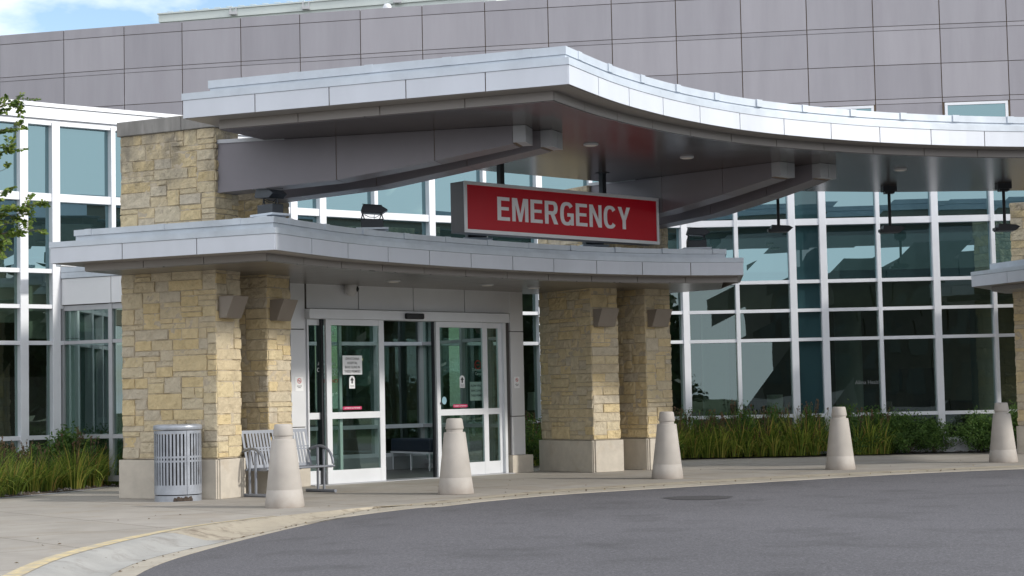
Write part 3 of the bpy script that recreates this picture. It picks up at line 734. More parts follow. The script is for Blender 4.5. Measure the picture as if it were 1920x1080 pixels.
beam(boff(K1,-25),be[0],.42,4.52,'leftmost tapered grey beam, lit on its face, growing out of the front left stone pier')
beam(boff(K2,-25),be[1],.42,4.52,'dark tapered beam just behind the leftmost one, above the left floodlight')
beam(boff(K3,-55),be[2],.42,4.52,'tapered beam whose pale end sits just right of the red sign, nearer of the right pair')
beam(boff(K4,-52),be[3],.42,4.52,'rightmost tapered beam ending in two pale folds under the canopy')

# round downlights in the soffits
def downlight(x,y,z,lab,grp):
    p=P(x,y,z); g=MB(); g.lathe([(.105,-.008),(.115,.0),(.115,.02)],28,(p.x,p.y,z-.016)); o=g.build('trim_ring',MT['frame_grey'],None,loc=(p.x,p.y,z-.02))
    g=MB(); g.lathe([(.085,-.006),(.085,.012)],24,(p.x,p.y,z-.024)); l=g.build('lens',MT['light'],o); o.name='downlight'
    return tag(o,lab,'downlight',grp)
downlight(1108,270,5.266,'round downlight in the upper soffit left of the others, over the red sign','canopy downlights')
downlight(1288,294,5.266,'round downlight in the upper soffit above the right end of the red sign','canopy downlights')
downlight(1688,317,5.266,'round downlight in the upper soffit above the middle hanging floodlight','canopy downlights')
downlight(738,526,3.373,'downlight in the lower soffit over the left sliding door','door canopy downlights')
downlight(913,533,3.373,'downlight in the lower soffit over the right sliding door','door canopy downlights')
downlight(1000,538,3.373,'downlight in the lower soffit near the stone pier right of the doors','door canopy downlights')

# ================================================================== ENTRANCE VESTIBULE
VL=P(548,913,0);VR=P(985,885,0);VL.z=VR.z=0
w_=(VR-VL).normalized(); nf=Vector((w_.y,-w_.x,0))      # nf points out to the viewer
def S(x,y=700): # distance along the door wall for a pixel column
    h=hit2(x,y,VL,VR); return (h-VL).dot(w_)
def DP(s,o=0,z=0): return VL+w_*s+nf*o+UP*z
vest=thing('entrance_vestibule',VL,'silver framed entrance vestibule with open sliding glass doors under the lower canopy','entrance')
dz=2.78
W=(VR-VL).length
# cladding above the doors and down both sides
g=MB(); gj=MB()
xs=[S(573,560),S(671,560),S(774,560),S(870,560),S(955,560)]
for a,b in zip(xs[:-1],xs[1:]): g.box(DP(a+.008,-.1,2.965),w_*(b-a-.016),nf*.115,UP*.42)
sl_=S(573);sr=S(947)
for z0,z1 in ((.33,.97),(.985,2.60),(2.615,3.385)):
    g.box(DP(0,-.1,z0),w_*(sl_-.008),nf*.11,UP*(z1-z0))
for z0,z1 in ((.33,1.04),(1.055,2.62),(2.635,3.385)):
    g.box(DP(S(957)+.0,-.25,z0),w_*(W-S(957)),nf*.27,UP*(z1-z0)) ; g.box(DP(sr+.02,-.22,z0),w_*(S(957)-sr-.03),nf*.12,UP*(z1-z0))
g.build('cladding',MT['vest'],vest,bevel=.004)
gj.box(DP(-.02,-.16,.33),w_*(sl_),nf*.15,UP*3.05); gj.box(DP(sr+.06,-.24,.34),w_*(W-sr-.09),nf*.22,UP*3.04); gj.box(DP(sl_,-.16,2.93),w_*(sr-sl_),nf*.16,UP*.45)
gj.build('cladding_joint',MT['joint_grey'],vest)
g=MB(); g.box(DP(-.15,-.2,0),w_*(sl_+.10),nf*.36,UP*.325); g.build('stone_plinth',MT['base'],vest,bevel=.006); g=MB(); g.box(DP(S(951),-.3,0),w_*(W-S(951)+.12),nf*.40,UP*.325); g.build('stone_plinth',MT['base'],vest,bevel=.006)
# frame: header, jambs, threshold
g=MB(); g.box(DP(sl_-.01,-.14,dz+.005),w_*(sr-sl_+.02),nf*.28,UP*.165); g.build('header',MT['door'],vest,bevel=.004)
g=MB(); g.box(DP(sr-.10,-.12,0),w_*.06,nf*.20,UP*dz); g.box(DP(sr-.038,-.16,0),w_*.05,nf*.18,UP*(dz+.0)); g.build('jamb',MT['door'],vest); g=MB(); g.box(DP(sl_-.0,-.12,0),w_*.045,nf*.10,UP*dz); g.build('jamb',MT['door'],vest)
g=MB(); g.box(DP(sl_,-.2,0),w_*(sr-sl_),nf*.42,UP*.012); g.build('threshold',MT['frame_grey'],vest)
def leaf(name,s0,s1,o,stile=(.10,.10),top=.10,mid=(1.10,1.21),bot=.24,label=None,zt=dz,z0=.015):
    fr=MB(); d=.05
    fr.box(DP(s0,o,z0),w_*stile[0],nf*d,UP*(zt-z0)); fr.box(DP(s1-stile[1],o,z0),w_*stile[1],nf*d,UP*(zt-z0))
    a,b=s0+stile[0],s1-stile[1]
    fr.box(DP(a,o+.002,zt-top),w_*(b-a),nf*(d-.004),UP*top); fr.box(DP(a,o+.002,mid[0]),w_*(b-a),nf*(d-.004),UP*(mid[1]-mid[0])); fr.box(DP(a,o+.002,z0),w_*(b-a),nf*(d-.004),UP*(bot-z0))
    D=fr.build(name,MT['door'],vest,bevel=.003)
    if label: D['label']=label
    for zz0,zz1 in ((bot,mid[0]),(mid[1],zt-top)):
        q=MB(); q.add([DP(a,o+.025,zz0),DP(b,o+.025,zz0),DP(b,o+.025,zz1),DP(a,o+.025,zz1)],[(0,1,2,3)]); q.build('glass_pane',MT['glass_door'],D,fix=False)
    return D
oL=.11
sLd0,sLd1=S(607),S(716)
leaf('sidelight',sl_+.03,S(640),-.03,(.03,.06),label='fixed side panel partly covered by the slid left door')
DLf=leaf('sliding_door',sLd0-.05,sLd1-.06,oL-.02,(.11,.115),label='left sliding door with the white gun ban notice')
sRd0,sRd1=S(815),S(909)
DRf=leaf('sliding_door',sRd0-.02,sRd1,.03,(.085,.115),label='right sliding door with arrow sticker')
leaf('sidelight',sRd1+.005,S(942),-.03,(.05,.11),label='narrow fixed side panel right of the doors')
g=MB(); g.box(DP(sLd0-.10,-.05,.0),w_*.045,nf*.12,UP*dz); g.box(DP(sRd0-.05,-.03,0),w_*.028,nf*.06,UP*dz); g.build('door_seal',MT['black'],vest)
# motion sensor on the header, lock
g=MB(); s=S(765,594); g.box(DP(s-.21,.14,dz+.03),w_*.42,nf*.07,UP*.10); g.build('motion_sensor',MT['black'],vest,bevel=.02)
s=S(820); g=MB(); g.tube([DP(s,.08,1.32),DP(s,.10,1.32)],.022,12); g.build('lock_cylinder',MT['black'],DRf)
# side walls of the vestibule back to the curtain wall
JL,_=cw_hit(113,600); JR=Vector((-1.9,36.05,0))
def sidewall(A,B,stations,out,panelz=True):
    e=(B-A).normalized(); nn=Vector((e.y,-e.x,0))*out; Lw=(B-A).length
    g=MB()
    for s in stations: g.box(A+e*(s*Lw-.04)-nn*.05+UP*.1,e*.08,nn*.13,UP*3.1)
    for z,h in ((.14,.10),(.87,.07),(2.53,.06),(3.14,.09)): g.box(A-nn*.04+UP*(z-h/2),e*Lw,nn*.10,UP*h)
    g.build('side_frame',MT['frame_grey'],vest)
    g=MB(); 
    for z0,z1 in ((.19,.835),(.905,2.5),(2.56,3.095)): g.add([A+UP*z0,A+e*Lw+UP*z0,A+e*Lw+UP*z1,A+UP*z1],[(0,1,2,3)])
    g.build('side_glass',MT['glass_door'] if out<0 else MT['glass_vis'],vest,fix=False)
    g=MB(); n=4
    for k in range(n): g.box(A+e*(Lw*k/n+.006)-nn*.08+UP*3.20,e*(Lw/n-.012),nn*.20,UP*.46)
    g.build('side_fascia',MT['vest'],vest)
    g=MB(); g.box(A-nn*.06+UP*3.19,e*Lw,nn*.165,UP*.46); g.build('side_backing',MT['joint_grey'],vest)
    g=MB(); g.box(A-nn*.1+UP*3.67,e*Lw,nn*.26,UP*.10); g.box(A-nn*.1+UP*3.775,e*Lw,nn*.20,UP*.12); g.build('side_flashing',MT['flash'],vest)
VLb=VL-nf*.05-w_*.03; VRb=VR-nf*.15-w_*.05
sidewall(VLb,JL,[.02,.30,.52,.76,.985],1); sidewall(VRb,JR,[.02,.25,.52,.80,.98],-1)
g=MB(); e=(JL-VLb).normalized(); nn=Vector((e.y,-e.x,0))
for z0,z1 in ((.1,.86),(.875,2.6),(2.615,3.66)): g.box(JL-e*.30+nn*.02+UP*z0,e*.30,nn*.13,UP*(z1-z0))
g.build('corner_post',MT['vest'],vest)
g=MB(); g.prism(ccw([tuple(VL.xy),tuple(VR.xy),tuple(JR.xy),tuple((JL).xy)]),.0,.008); g.build('floor_mat',MT['intfloor'],vest)
# bracket like cap on the corner where the side wall meets the curtain wall
g=MB(); p=PY(124,520,30.4); g.cbox((p.x,p.y,3.87),.16,.3,.10,rot=R_(-43)); g.cbox((p.x,p.y,3.945),.30,.42,.05,rot=R_(-43)); g.build('corner_flashing',MT['frame'],vest)
# blue bench inside
p=DP(S(800)-.05,-3.3,0); g=MB()
bn=thing('waiting_bench',p,'dark blue upholstered bench inside the vestibule, seen through the open doors','bench')
ang=math.atan2((JR-VRb).y,(JR-VRb).x)
p=VRb+(JR-VRb).normalized()*2.5-Vector((math.cos(ang-math.pi/2),math.sin(ang-math.pi/2),0))*.62
bn.location=(p.x,p.y,0)
g=MB(); g.cbox((p.x,p.y,.50),1.5,.5,.26,rot=ang); g.build('seat',MT['navy'],bn,bevel=.04)
g=MB(); g.cbox((p.x,p.y,.36),1.5,.5,.03,rot=ang)
for sx in (-.7,0,.7):
    for sy in (-.22,.22):
        q=Vector((p.x+math.cos(ang)*sx-math.sin(ang)*sy,p.y+math.sin(ang)*sx+math.cos(ang)*sy,0)); g.tube([q+UP*.012,q+UP*.35],.014,8)
g.build('frame',MT['frame'],bn)

# ------------- notices and lettering
def decal(name,s,z,w,h,o,mt,label,cat,round_=0.,arch=False,lines=(),icon=None,grp=None):
    "thin sheet lying on a door-wall plane"
    T=.003; pts=[]
    if arch:
        n=12; pts=[(-w/2,-h/2),(w/2,-h/2)]+[(w/2*math.cos(math.pi*k/n),h/2-w/2+w/2*math.sin(math.pi*k/n)) for k in range(n+1)]
    else:
        r=round_; pts=[]
        for cx,cy,a0 in ((w/2-r,-h/2+r,-90),(w/2-r,h/2-r,0),(-w/2+r,h/2-r,90),(-w/2+r,-h/2+r,180)):
            for k in range(4): a=R_(a0+30*k); pts.append((cx+r*math.cos(a),cy+r*math.sin(a)))
    g=MB(); C_=DP(s,o,z)
    g.pts([C_+w_*a+UP*b for a,b in pts],nf*T)
    ob=g.build(name,mt,None,loc=C_); tag(ob,label,cat,grp)
    if icon=='arrow':
        q=MB(); k=w; q.pts([C_+nf*(T+.0005)+w_*a*k+UP*(b*k+h*.14) for a,b in ((-.12,-.42),(.12,-.42),(.12,.0),(.33,.0),(0,.42),(-.33,.0),(-.12,.0))],nf*.001); q.build('arrow',MT['ink'],ob)
    if icon=='nosmoke':
        q=MB(); v=[];f=[]; n=24; R1=w*.26;R2=w*.20; cz=h*.22
        for i in range(n):
            a=2*math.pi*i/n; v+=[C_+nf*(T+.001)+w_*(R1*math.cos(a))+UP*(cz+R1*math.sin(a)),C_+nf*(T+.001)+w_*(R2*math.cos(a))+UP*(cz+R2*math.sin(a))]
        for i in range(n): j=(i+1)%n; f.append((2*i,2*j,2*j+1,2*i+1))
        q.add(v,f); c1=C_+nf*(T+.001)+UP*cz; dd=(w_-UP).normalized(); pp=(w_+UP).normalized()*w*.03
        q.add([c1-dd*R2-pp,c1+dd*R2-pp,c1+dd*R2+pp,c1-dd*R2+pp],[(0,1,2,3)]); q.build('prohibition_ring',MT['redink'],ob,fix=False)
        q=MB(); q.box(c1-w_*R2*.7-UP*.008-nf*.0005,w_*R2*1.4,nf*.0003,UP*.014); q.build('cigarette',MT['ink'],ob)
    for (txt,size,dzl,mtt) in lines:
        text_mesh('lettering',txt,size,mtt,C_+nf*(T+.001)+UP*dzl,w_,UP,ob,extrude=.0003,sx=.82,bold=size*.012)
    return ob
s1=(S(640,690)+S(681,690))/2-.06
def zD(x,y,o):
    h=hit2(x,y,VL+nf*o,VR+nf*o); return h.z,(h-VL).dot(w_)
def at(x,y,o): h=hit2(x,y,VL+nf*o,VR+nf*o); return (h-VL).dot(w_),h.z
oD=oL-.02+.027
s,z=at(660.5,684.5,oD); decal('notice_sign',s,z,.43,.325,oD,MT['white'],'white notice banning guns, stuck on the left sliding door','sign',.012,lines=[('OWATONNA',.060,.105,MT['ink']),('HOSPITAL',.060,.033,MT['ink']),('BANS GUNS IN',.060,-.038,MT['ink']),('THESE PREMISES',.060,-.108,MT['ink'])])
s,z=at(660,716.5,oD); decal('arrow_sticker',s,z,.125,.215,oD,MT['white'],'white arched sticker with black up arrow on the left sliding door','sticker',arch=True,icon='arrow',lines=[('PUSH IN CASE',.016,-.06,MT['ink']),('OF EMERGENCY',.016,-.082,MT['ink'])])
s,z=at(660.5,765,oD); decal('door_strip',s,z,.42,.055,oD,MT['pink'],'magenta strip reading automatic caution door, on the left sliding door','sticker',.02,lines=[('AUTOMATIC CAUTION DOOR',.030,0,MT['signwhite'])])
oR=.057
s,z=at(866.5,715.5,oR); decal('arrow_sticker',s,z,.125,.225,oR,MT['white'],'white arched sticker with black up arrow on the right sliding door','sticker',arch=True,icon='arrow',lines=[('PUSH IN CASE',.016,-.06,MT['ink']),('OF EMERGENCY',.016,-.082,MT['ink'])])
s,z=at(863,761,oR); decal('door_strip',s,z,.36,.055,oR,MT['pink'],'magenta strip reading automatic caution door, on the right sliding door','sticker',.02,lines=[('AUTOMATIC CAUTION DOOR',.026,0,MT['signwhite'])])
s,z=at(833,751,oR); 
g=MB(); c=DP(s,oR,z); g.pts([c+w_*.055*math.cos(2*math.pi*k/20)+UP*.07*math.sin(2*math.pi*k/20) for k in range(20)],nf*.002); tag(g.build('round_sticker',surf('pale_blue_sticker',(.25,.42,.5),.5),None,loc=c),'small pale blue round sticker low on the right sliding door','sticker')
oG=.03-.03
s,z=at(893,733.5,.0); decal('notice_sign',s+.02,z,.36,.34,.0,MT['white'],'white notice behind the right sliding door glass, partly hidden by the door edge','sign',.008,lines=[('ALLINA HEALTH',.055,.10,MT['ink']),('BANS GUNS IN',.055,.01,MT['ink']),('THESE PREMISES',.055,-.08,MT['ink'])])
s,z=at(897,697,0); text_mesh('free_lettering','Tobacco Free\nCampus',.075,MT['white'],DP(s+.02,0,z),w_,UP,vest,extrude=.0005,sx=.85).name='lettering'
s,z=at(896,684,0); g=MB(); c=DP(s,0,z); v=[];f=[]
for i in range(24):
    a=2*math.pi*i/24; v+=[c+w_*.085*math.cos(a)+UP*.085*math.sin(a),c+w_*.065*math.cos(a)+UP*.065*math.sin(a)]
for i in range(24): j=(i+1)%24; f.append((2*i,2*j,2*j+1,2*i+1))
g.add(v,f); g.box(c-w_*.04-UP*.008,w_*.08,nf*.001,UP*.016); g.build('prohibition_ring',MT['redink'],vest,fix=False)
# lettering on the left fixed panel, behind the sliding door
oS=.001
for txt,x,y,size,mt_ in (('Allina Health',613,682,.088,'white'),('OWATONNA',616.5,694,.098,'white'),('HOSPITAL',617,702,.098,'white'),('EMERGENCY',617,714.5,.085,'redink'),('Same Day →',617,738.5,.085,'white'),('DOOR',617,625,.09,'white')):
    s,z=at(x,y,oS); text_mesh('lettering',txt,size,MT[mt_],DP(s,oS,z),w_,UP,vest,extrude=.0005,sx=.85,bold=.0008)
s,z=at(599,747,oS); text_mesh('lettering','Care',.085,MT['white'],DP(s,oS,z),w_,UP,vest,align='LEFT',extrude=.0005,sx=.85)
# small no smoking notices on both columns
s,z=at(561,720,.012); decal('no_smoking_notice',s,z,.17,.235,.012,MT['white'],'small no smoking notice on the panel left of the doors, above the bench','sign',.004,icon='nosmoke',lines=[('SMOKE FREE',.022,-.035,MT['ink']),('CAMPUS',.022,-.06,MT['ink'])])
s,z=at(969,717,.022); decal('no_smoking_notice',s,z,.14,.215,.022,MT['white'],'small no smoking notice on the column right of the doors','sign',.004,icon='nosmoke',lines=[('SMOKE FREE',.02,-.035,MT['ink']),('CAMPUS',.02,-.06,MT['ink'])])
# dome camera
h=hit2(658,541,VL+nf*.10,VR+nf*.10); c=Vector(h)
cm=thing('security_camera',(c.x,c.y,c.z),'pale round dome camera on the panel above the left sliding door','camera')
g=MB(); g.lathe([(.0,-.13),(.06,-.12),(.105,-.075),(.12,-.01),(.115,.05),(.10,.13)],24,c,0,False); g.build('housing',MT['dome'],cm)
g=MB(); q=c+nf*.07+w_*.05-UP*.01; g.lathe([(.0,-.055),(.035,-.045),(.055,-.01),(.055,.01),(.035,.045),(0,.055)],18,q,0,False); g.build('lens',MT['black'],cm)
g=MB(); g.box(c-nf*.10-w_*.06+UP*.02,nf*.09,w_*.12,UP*.12); g.build('bracket',MT['dome'],cm)

# ================================================================== THE RED SIGN
SA=P(938,303,5.278);SB=P(1147,320,5.278)
dS=d2(43); nS=Vector((dS.y,-dS.x,0)); mid=Vector((SA.x,SA.y,0))
def sx_(x,y): h=hit2(x,y,mid+nS*.17,mid+dS+nS*.17); return (h-mid).dot(dS),h.z
sa,zA=sx_(870,337);sb,zB=sx_(1234,374);_,zb1=sx_(868,435);_,zb2=sx_(1233,458)
ztp=(zA+zB)/2;zbt=(zb1+zb2)/2
sign=thing('emergency_sign',(mid.x,mid.y,ztp),'long red box sign reading EMERGENCY in white, hung from the upper canopy','sign')
def SPt(s,o,z): return mid+dS*s+nS*o+UP*z
g=MB(); g.box(SPt(sa,-.17,zbt),dS*(sb-sa),nS*.325,UP*(ztp-zbt)); g.build('cabinet',surf('sign_cabinet',(.16,.155,.16),.45,.2,.03),sign,bevel=.006)
g=MB(); bz=.055
g.box(SPt(sa-.002,.157,zbt-.003),dS*(sb-sa+.004),nS*.02,UP*bz); g.box(SPt(sa-.002,.157,ztp-bz+.003),dS*(sb-sa+.004),nS*.02,UP*bz)
g.box(SPt(sa-.002,.157,zbt-.003+bz),dS*bz,nS*.02,UP*(ztp-zbt-2*bz+.006)); g.box(SPt(sb-bz+.002,.157,zbt-.003+bz),dS*bz,nS*.02,UP*(ztp-zbt-2*bz+.006)); g.build('frame',MT['door'],sign)
g=MB(); g.box(SPt(sa+bz-.01,.150,zbt+.045),dS*(sb-sa-2*bz+.02),nS*.012,UP*(ztp-zbt-.09)); g.build('face',MT['red'],sign)
for s in (0.0,(SB.xy-mid.xy).dot(dS.xy)):
    g=MB(); g.box(SPt(s-.045,-.045,ztp-.05),dS*.09,nS*.09,UP*(5.27-ztp+.05)); g.box(SPt(s-.09,-.09,5.255),dS*.18,nS*.18,UP*.012); g.build('hanger',MT['floodmetal'],sign)
s0,_=sx_(933,390);s1_,_=sx_(1182,410); 
SW=.185; SH=.15      # stroke widths of upright and level strokes, letter height 1
def arc(mb,cx,cy,rx,ry,a0,a1,ox,n=14,p=2.6):
    def se(a,rx,ry):
        c,s_=math.cos(a),math.sin(a); return (cx+rx*math.copysign(abs(c)**(2/p),c),cy+ry*math.copysign(abs(s_)**(2/p),s_))
    for k in range(n):
        A0=R_(a0+(a1-a0)*k/n);A1=R_(a0+(a1-a0)*(k+1)/n)
        mb([se(A0,rx,ry),se(A1,rx,ry),se(A1,rx-SW,ry-SH),se(A0,rx-SW,ry-SH)],ox)
def glyph(ch,mb,ox):
    if ch=='E':
        mb([(0,0),(.62,0),(.62,SH),(SW,SH),(SW,.44),(.57,.44),(.57,.44+SH*.93),(SW,.44+SH*.93),(SW,1-SH),(.61,1-SH),(.61,1),(0,1)],ox); return .62
    if ch=='M':
        mb([(0,0),(.17,0),(.17,.74),(.34,0),(.48,0),(.65,.74),(.65,0),(.82,0),(.82,1),(.565,1),(.41,.32),(.255,1),(0,1)],ox); return .82
    if ch=='N':
        mb([(0,0),(.17,0),(.17,.68),(.49,0),(.67,0),(.67,1),(.50,1),(.50,.34),(.185,1),(0,1)],ox); return .67
    if ch=='Y':
        mb([(.255,0),(.44,0),(.44,.39),(.695,1),(.495,1),(.3475,.58),(.20,1),(0,1),(.255,.39)],ox); return .695
    if ch=='R':
        mb([(0,0),(SW,0),(SW,1),(0,1)],ox); mb([(SW,1-SH),(.40,1-SH),(.40,1),(SW,1)],ox); mb([(SW,.41),(.40,.41),(.40,.41+SH),(SW,.41+SH)],ox)
        arc(mb,.40,.705,.27,.295,-90,90,ox); mb([(.30,.41),(.475,0),(.69,0),(.50,.43)],ox); return .69
    if ch in 'GC':
        W_=.70
        if ch=='C':
            arc(mb,.35,.5,.35,.515,36,324,ox,34); return .68
        arc(mb,.36,.5,.36,.515,36,325,ox,34); mb([(.38,.38),(.72,.38),(.72,.53),(.38,.53)],ox); mb([(.56,.0),(.72,.0),(.72,.38),(.56,.38)],ox); return .72
g=MB(); HT=.385; sxx=(s1_-s0); adv=[]; tot=0
sizes=[('E',.62),('M',.82),('E',.62),('R',.69),('G',.72),('E',.62),('N',.67),('C',.68),('Y',.695)]; gap=.12
tot=sum(w for _,w in sizes)+gap*8; KX=sxx/tot; ox=0; zc=(ztp+zbt)/2+.01; dep=[0]
def put_poly(poly,ox):
    dep[0]=(dep[0]+1)%3
    g.pts([SPt(s0+(x+ox)*KX,.1615,zc-HT/2+y*HT) for x,y in poly],nS*(.004+.0006*dep[0]))
for ch,wd in sizes:
    glyph(ch,put_poly,ox); ox+=wd+gap
g.build('lettering',MT['signwhite'],sign)
# ================================================================== SECOND DOOR CANOPY, RIGHT EDGE
cA=P(1823,538,3.49); cB=Vector((11.6,30.6))
rc=[(cA.x,cA.y),(cB.x,cB.y),(14.5,30.6),(15,37.8),(10.3,37.8)]
th2=thing('side_canopy',(cA.x,cA.y,3.38),'second lower canopy with silver fascia, cut off by the right edge','canopy')
g=MB(); g.prism(ccw(offset(ccw(rc),-.012)),3.495,3.71); g.build('fascia_backing',MT['joint'],th2)
g=MB(); panel_strip(g,[(cA.x,cA.y),(cB.x,cB.y)],3.49,3.715,1.2,.014,.012); panel_strip(g,[(10.3,37.8),(cA.x,cA.y)],3.49,3.715,.9,.014,.012); g.build('fascia',MT['fascia'],th2)
g=MB(); g.prism(offset(ccw(rc),.02),3.72,3.80); g.prism(offset(ccw(rc),-.34),3.798,3.96); g.build('flashing',MT['flash'],th2)
g=MB(); g.prism(offset(ccw(rc),-.014),3.484,3.492); g.prism(offset(ccw(rc),-.36),3.385,3.483); g.build('soffit',MT['strip'],th2)
K5=P(1905,851,0); 
pier((K5.x+.05,K5.y-.1,0),-118,.7,.5,5.26,'stone pier cut off at the right edge behind the fifth bollard',51)
for o in list(col.objects):
    if o.name=='stone_pier.004': o['label']='stone pier cut off at the right edge behind the fifth bollard'

# ================================================================== PROPS
# bollards
def make_bollard():
    t=thing('bollard',(0,0,0),'','bollard','speckled concrete bollards along the kerb')
    g=MB(); g.lathe([(.262,0),(.266,.012),(.2375,.232),(.2345,.236),(.2345,.242),(.236,.247),(.160,.895),(.156,.905),(.140,.908)],56); g.build('body',MT['bollard'],t)
    g=MB(); g.lathe([(.122,.90),(.122,.955)],48); g.build('neck',MT['bollard'],t)
    g=MB(); g.lathe([(.125,.948),(.134,.952),(.137,.960),(.119,1.085),(.112,1.103),(.095,1.11)],56); g.build('cap',MT['bollard'],t)
    return t
bol=make_bollard()
BL=['bollard nearest the camera, in front of the grey bench','second bollard from the left, in front of the open sliding doors','third bollard from the left, in front of the rightmost full stone pier','fourth bollard from the left, in front of the planting bed','fifth bollard, at the right edge between the low shrubs']
for i,(x,y) in enumerate([(534,951),(855,926),(1251.5,897),(1576,880),(1881.5,866.5)]):
    o=bol if i==0 else copy_tree(bol); p=P(x,y,0); o.location=(p.x,p.y,0); o.rotation_euler=(R_((.5,-.4,.3,-.6,.4)[i]),R_((-.4,.6,-.7,.3,.5)[i]),i*1.3); o['label']=BL[i]
# litter bin
p=P(330,936,0); c=Vector((-4.93,25.80,0)); R0=.338; Hb=1.10
tb=thing('litter_bin',c,'round silver slatted litter bin with rust at its foot, against the front left pier','litter bin')
g=MB(); g.lathe([(R0,.0),(R0,.085)],56,c,0); g.build('foot_ring',MT['binsilver'],tb)
g=MB(); g.lathe([(R0+.004,.10),(R0+.004,.235)],56,c,0,False); g.lathe([(R0+.004,.975),(R0+.004,1.02)],56,c,0,False)
for z in (.565,.625): g.lathe([(R0+.002,z),(R0+.002,z+.028)],56,c,0,False)
ns=40
for k in range(ns):
    if k in (5,): continue
    a0=2*math.pi*(k)/ns; a1=a0+2*math.pi/ns*.56; v=[]
    for a in (a0,(a0+a1)/2,a1):
        v+=[c+Vector((math.cos(a)*(R0+.003),math.sin(a)*(R0+.003),.23)),c+Vector((math.cos(a)*(R0+.003),math.sin(a)*(R0+.003),.98))]
    v+=[c+Vector((math.cos(a)*(R0-.008),math.sin(a)*(R0-.008),z)) for a in (a0,a1) for z in (.23,.98)]
    g.add(v,[(0,2,3,1),(2,4,5,3),(0,1,7,6),(4,8,9,5)],0)
g.build('slatted_body',MT['binsilver'],tb,fix=False)
g=MB(); a=-math.pi*.5+.62
for da in (-.022,.022):
    q=c+Vector((math.cos(a+da),math.sin(a+da),0))*(R0+.006); tt=Vector((-math.sin(a),math.cos(a),0)); g.box(q-tt*.008+UP*.10,tt*.016,Vector((math.cos(a),math.sin(a),0))*.006,UP*.92)
g.build('door_edge',MT['binsilver'],tb)
g=MB(); g.lathe([(.30,.02),(.30,.96)],32,c,0); g.build('liner',MT['darkin'],tb)
g=MB(); g.lathe([(R0+.010,1.03),(R0+.014,1.035),(R0+.014,1.085),(R0+.004,1.10),(R0-.05,1.112),(.22,1.105)],56,c,0,False); g.lathe([(.22,1.105),(.21,1.0)],40,c,0,False); g.build('lid',MT['binsilver'],tb)
g=MB(); rng=random.Random(4); v=[];f=[]; n=26; a0=-math.pi/2-.02; a1=a0+.86
for k in range(n+1):
    a=a0+(a1-a0)*k/n; lo=.004; hi=.05+.028*rng.random()-(.03 if k in (0,n) else 0); q=Vector((math.cos(a),math.sin(a),0))*(R0+.003); v+=[c+q+UP*lo,c+q+UP*hi]
for k in range(n): f.append((2*k,2*k+2,2*k+3,2*k+1))
g.add(v,f); g.build('rust_patch',surf('rust',(.06,.045,.035),.95,0,.3,30,bump=.6),tb,fix=False)
# bench
A=(P(444,931,0)+P(498,932,0))/2; B=(P(572,923,0)+P(624,923,0))/2; A.z=B.z=0
A+=Vector((.04,-.08,0)); B=A+(B-A).normalized()*1.36
wb=(B-A).normalized(); fb=Vector((wb.y,-wb.x,0)); Lb=(B-A).length
bench=thing('park_bench',(A+B)/2,'silver grey slotted metal bench with curved tube armrests beside the entrance','bench')
def BP(s,o,z): return A+wb*s+fb*o+UP*z
for s in (0.0,Lb):
    g=MB(); g.tube([BP(s,-.33,.025),BP(s,.33,.025)],.027,10); 
    for o in (-.07,.07): g.tube([BP(s,o,.03),BP(s,o+(.0),.70 if o<0 else .66)],.021,10)
    # arm hoop
    pts=[]
    for k in range(15):
        a=math.pi*(.60-.60*k/14); pts.append(BP(s,-.02+.30*math.cos(a),.44+.275*math.sin(a)))
    pts=[BP(s,-.30,.66)]+pts
    g.tube(pts,.021,10)
    g.build('leg_frame',MT['silver'],bench)
g=MB(); nS_=26
def slat_panel(g,corner,u,vv,n_,s0,s1,rows_,wt=.62,th=.006):
    "sheet with slots: corner, width vec u, height vec vv"
    Lu=u.length; Lv=vv.length; uu=u.normalized(); v1=vv.normalized()
    g.box(corner,u,v1*rows_[0][0],n_*th); g.box(corner+v1*rows_[-1][1],u,v1*(Lv-rows_[-1][1]),n_*th)
    for (a0,a1),(b0,b1) in zip(rows_[:-1],rows_[1:]): g.box(corner+v1*a1,u,v1*(b0-a1),n_*th)
    g.box(corner+v1*rows_[0][0],uu*s0,v1*(rows_[-1][1]-rows_[0][0]),n_*th); g.box(corner+uu*(Lu-s0)+v1*rows_[0][0],uu*s0,v1*(rows_[-1][1]-rows_[0][0]),n_*th)
    k=round((Lu-2*s0)/s1); pitch=(Lu-2*s0)/k
    for a0,a1 in rows_:
        for i in range(1,k): g.box(corner+uu*(s0+pitch*i-pitch*wt/2)+v1*a0,uu*(pitch*wt),v1*(a1-a0),n_*th)
up_=(UP*1.0-fb*.24).normalized(); bn_=up_.cross(wb).normalized()
half=(Lb-.06-.03)/2
for j in (0,1):
    slat_panel(g,BP(.03+j*(half+.03),-.17,.42),wb*half,up_*.58,fb,.04,.062,[(.045,.255),(.275,.295),(.315,.53)])
g.build('backrest',MT['silver'],bench)
g=MB()
for j in (0,1):
    slat_panel(g,BP(.03+j*(half+.03),-.16,.415),wb*half,fb*.47,UP,.04,.062,[(.03,.22),(.25,.44)])
g.tube([BP(.0,.31,.41),BP(Lb,.31,.41)],.018,10); g.tube([BP(.0,-.16,.40),BP(Lb,-.16,.40)],.018,10)
for s in (.03,Lb/2,Lb-.05): g.box(BP(s,-.16,.385),wb*.02,fb*.46,UP*.03)
g.build('seat',MT['silver'],bench)
g=MB(); g.box(BP(Lb/2-.02,-.18,.40),wb*.04,-fb*.012,up_*.60); g.build('back_rib',MT['floodmetal'],bench)
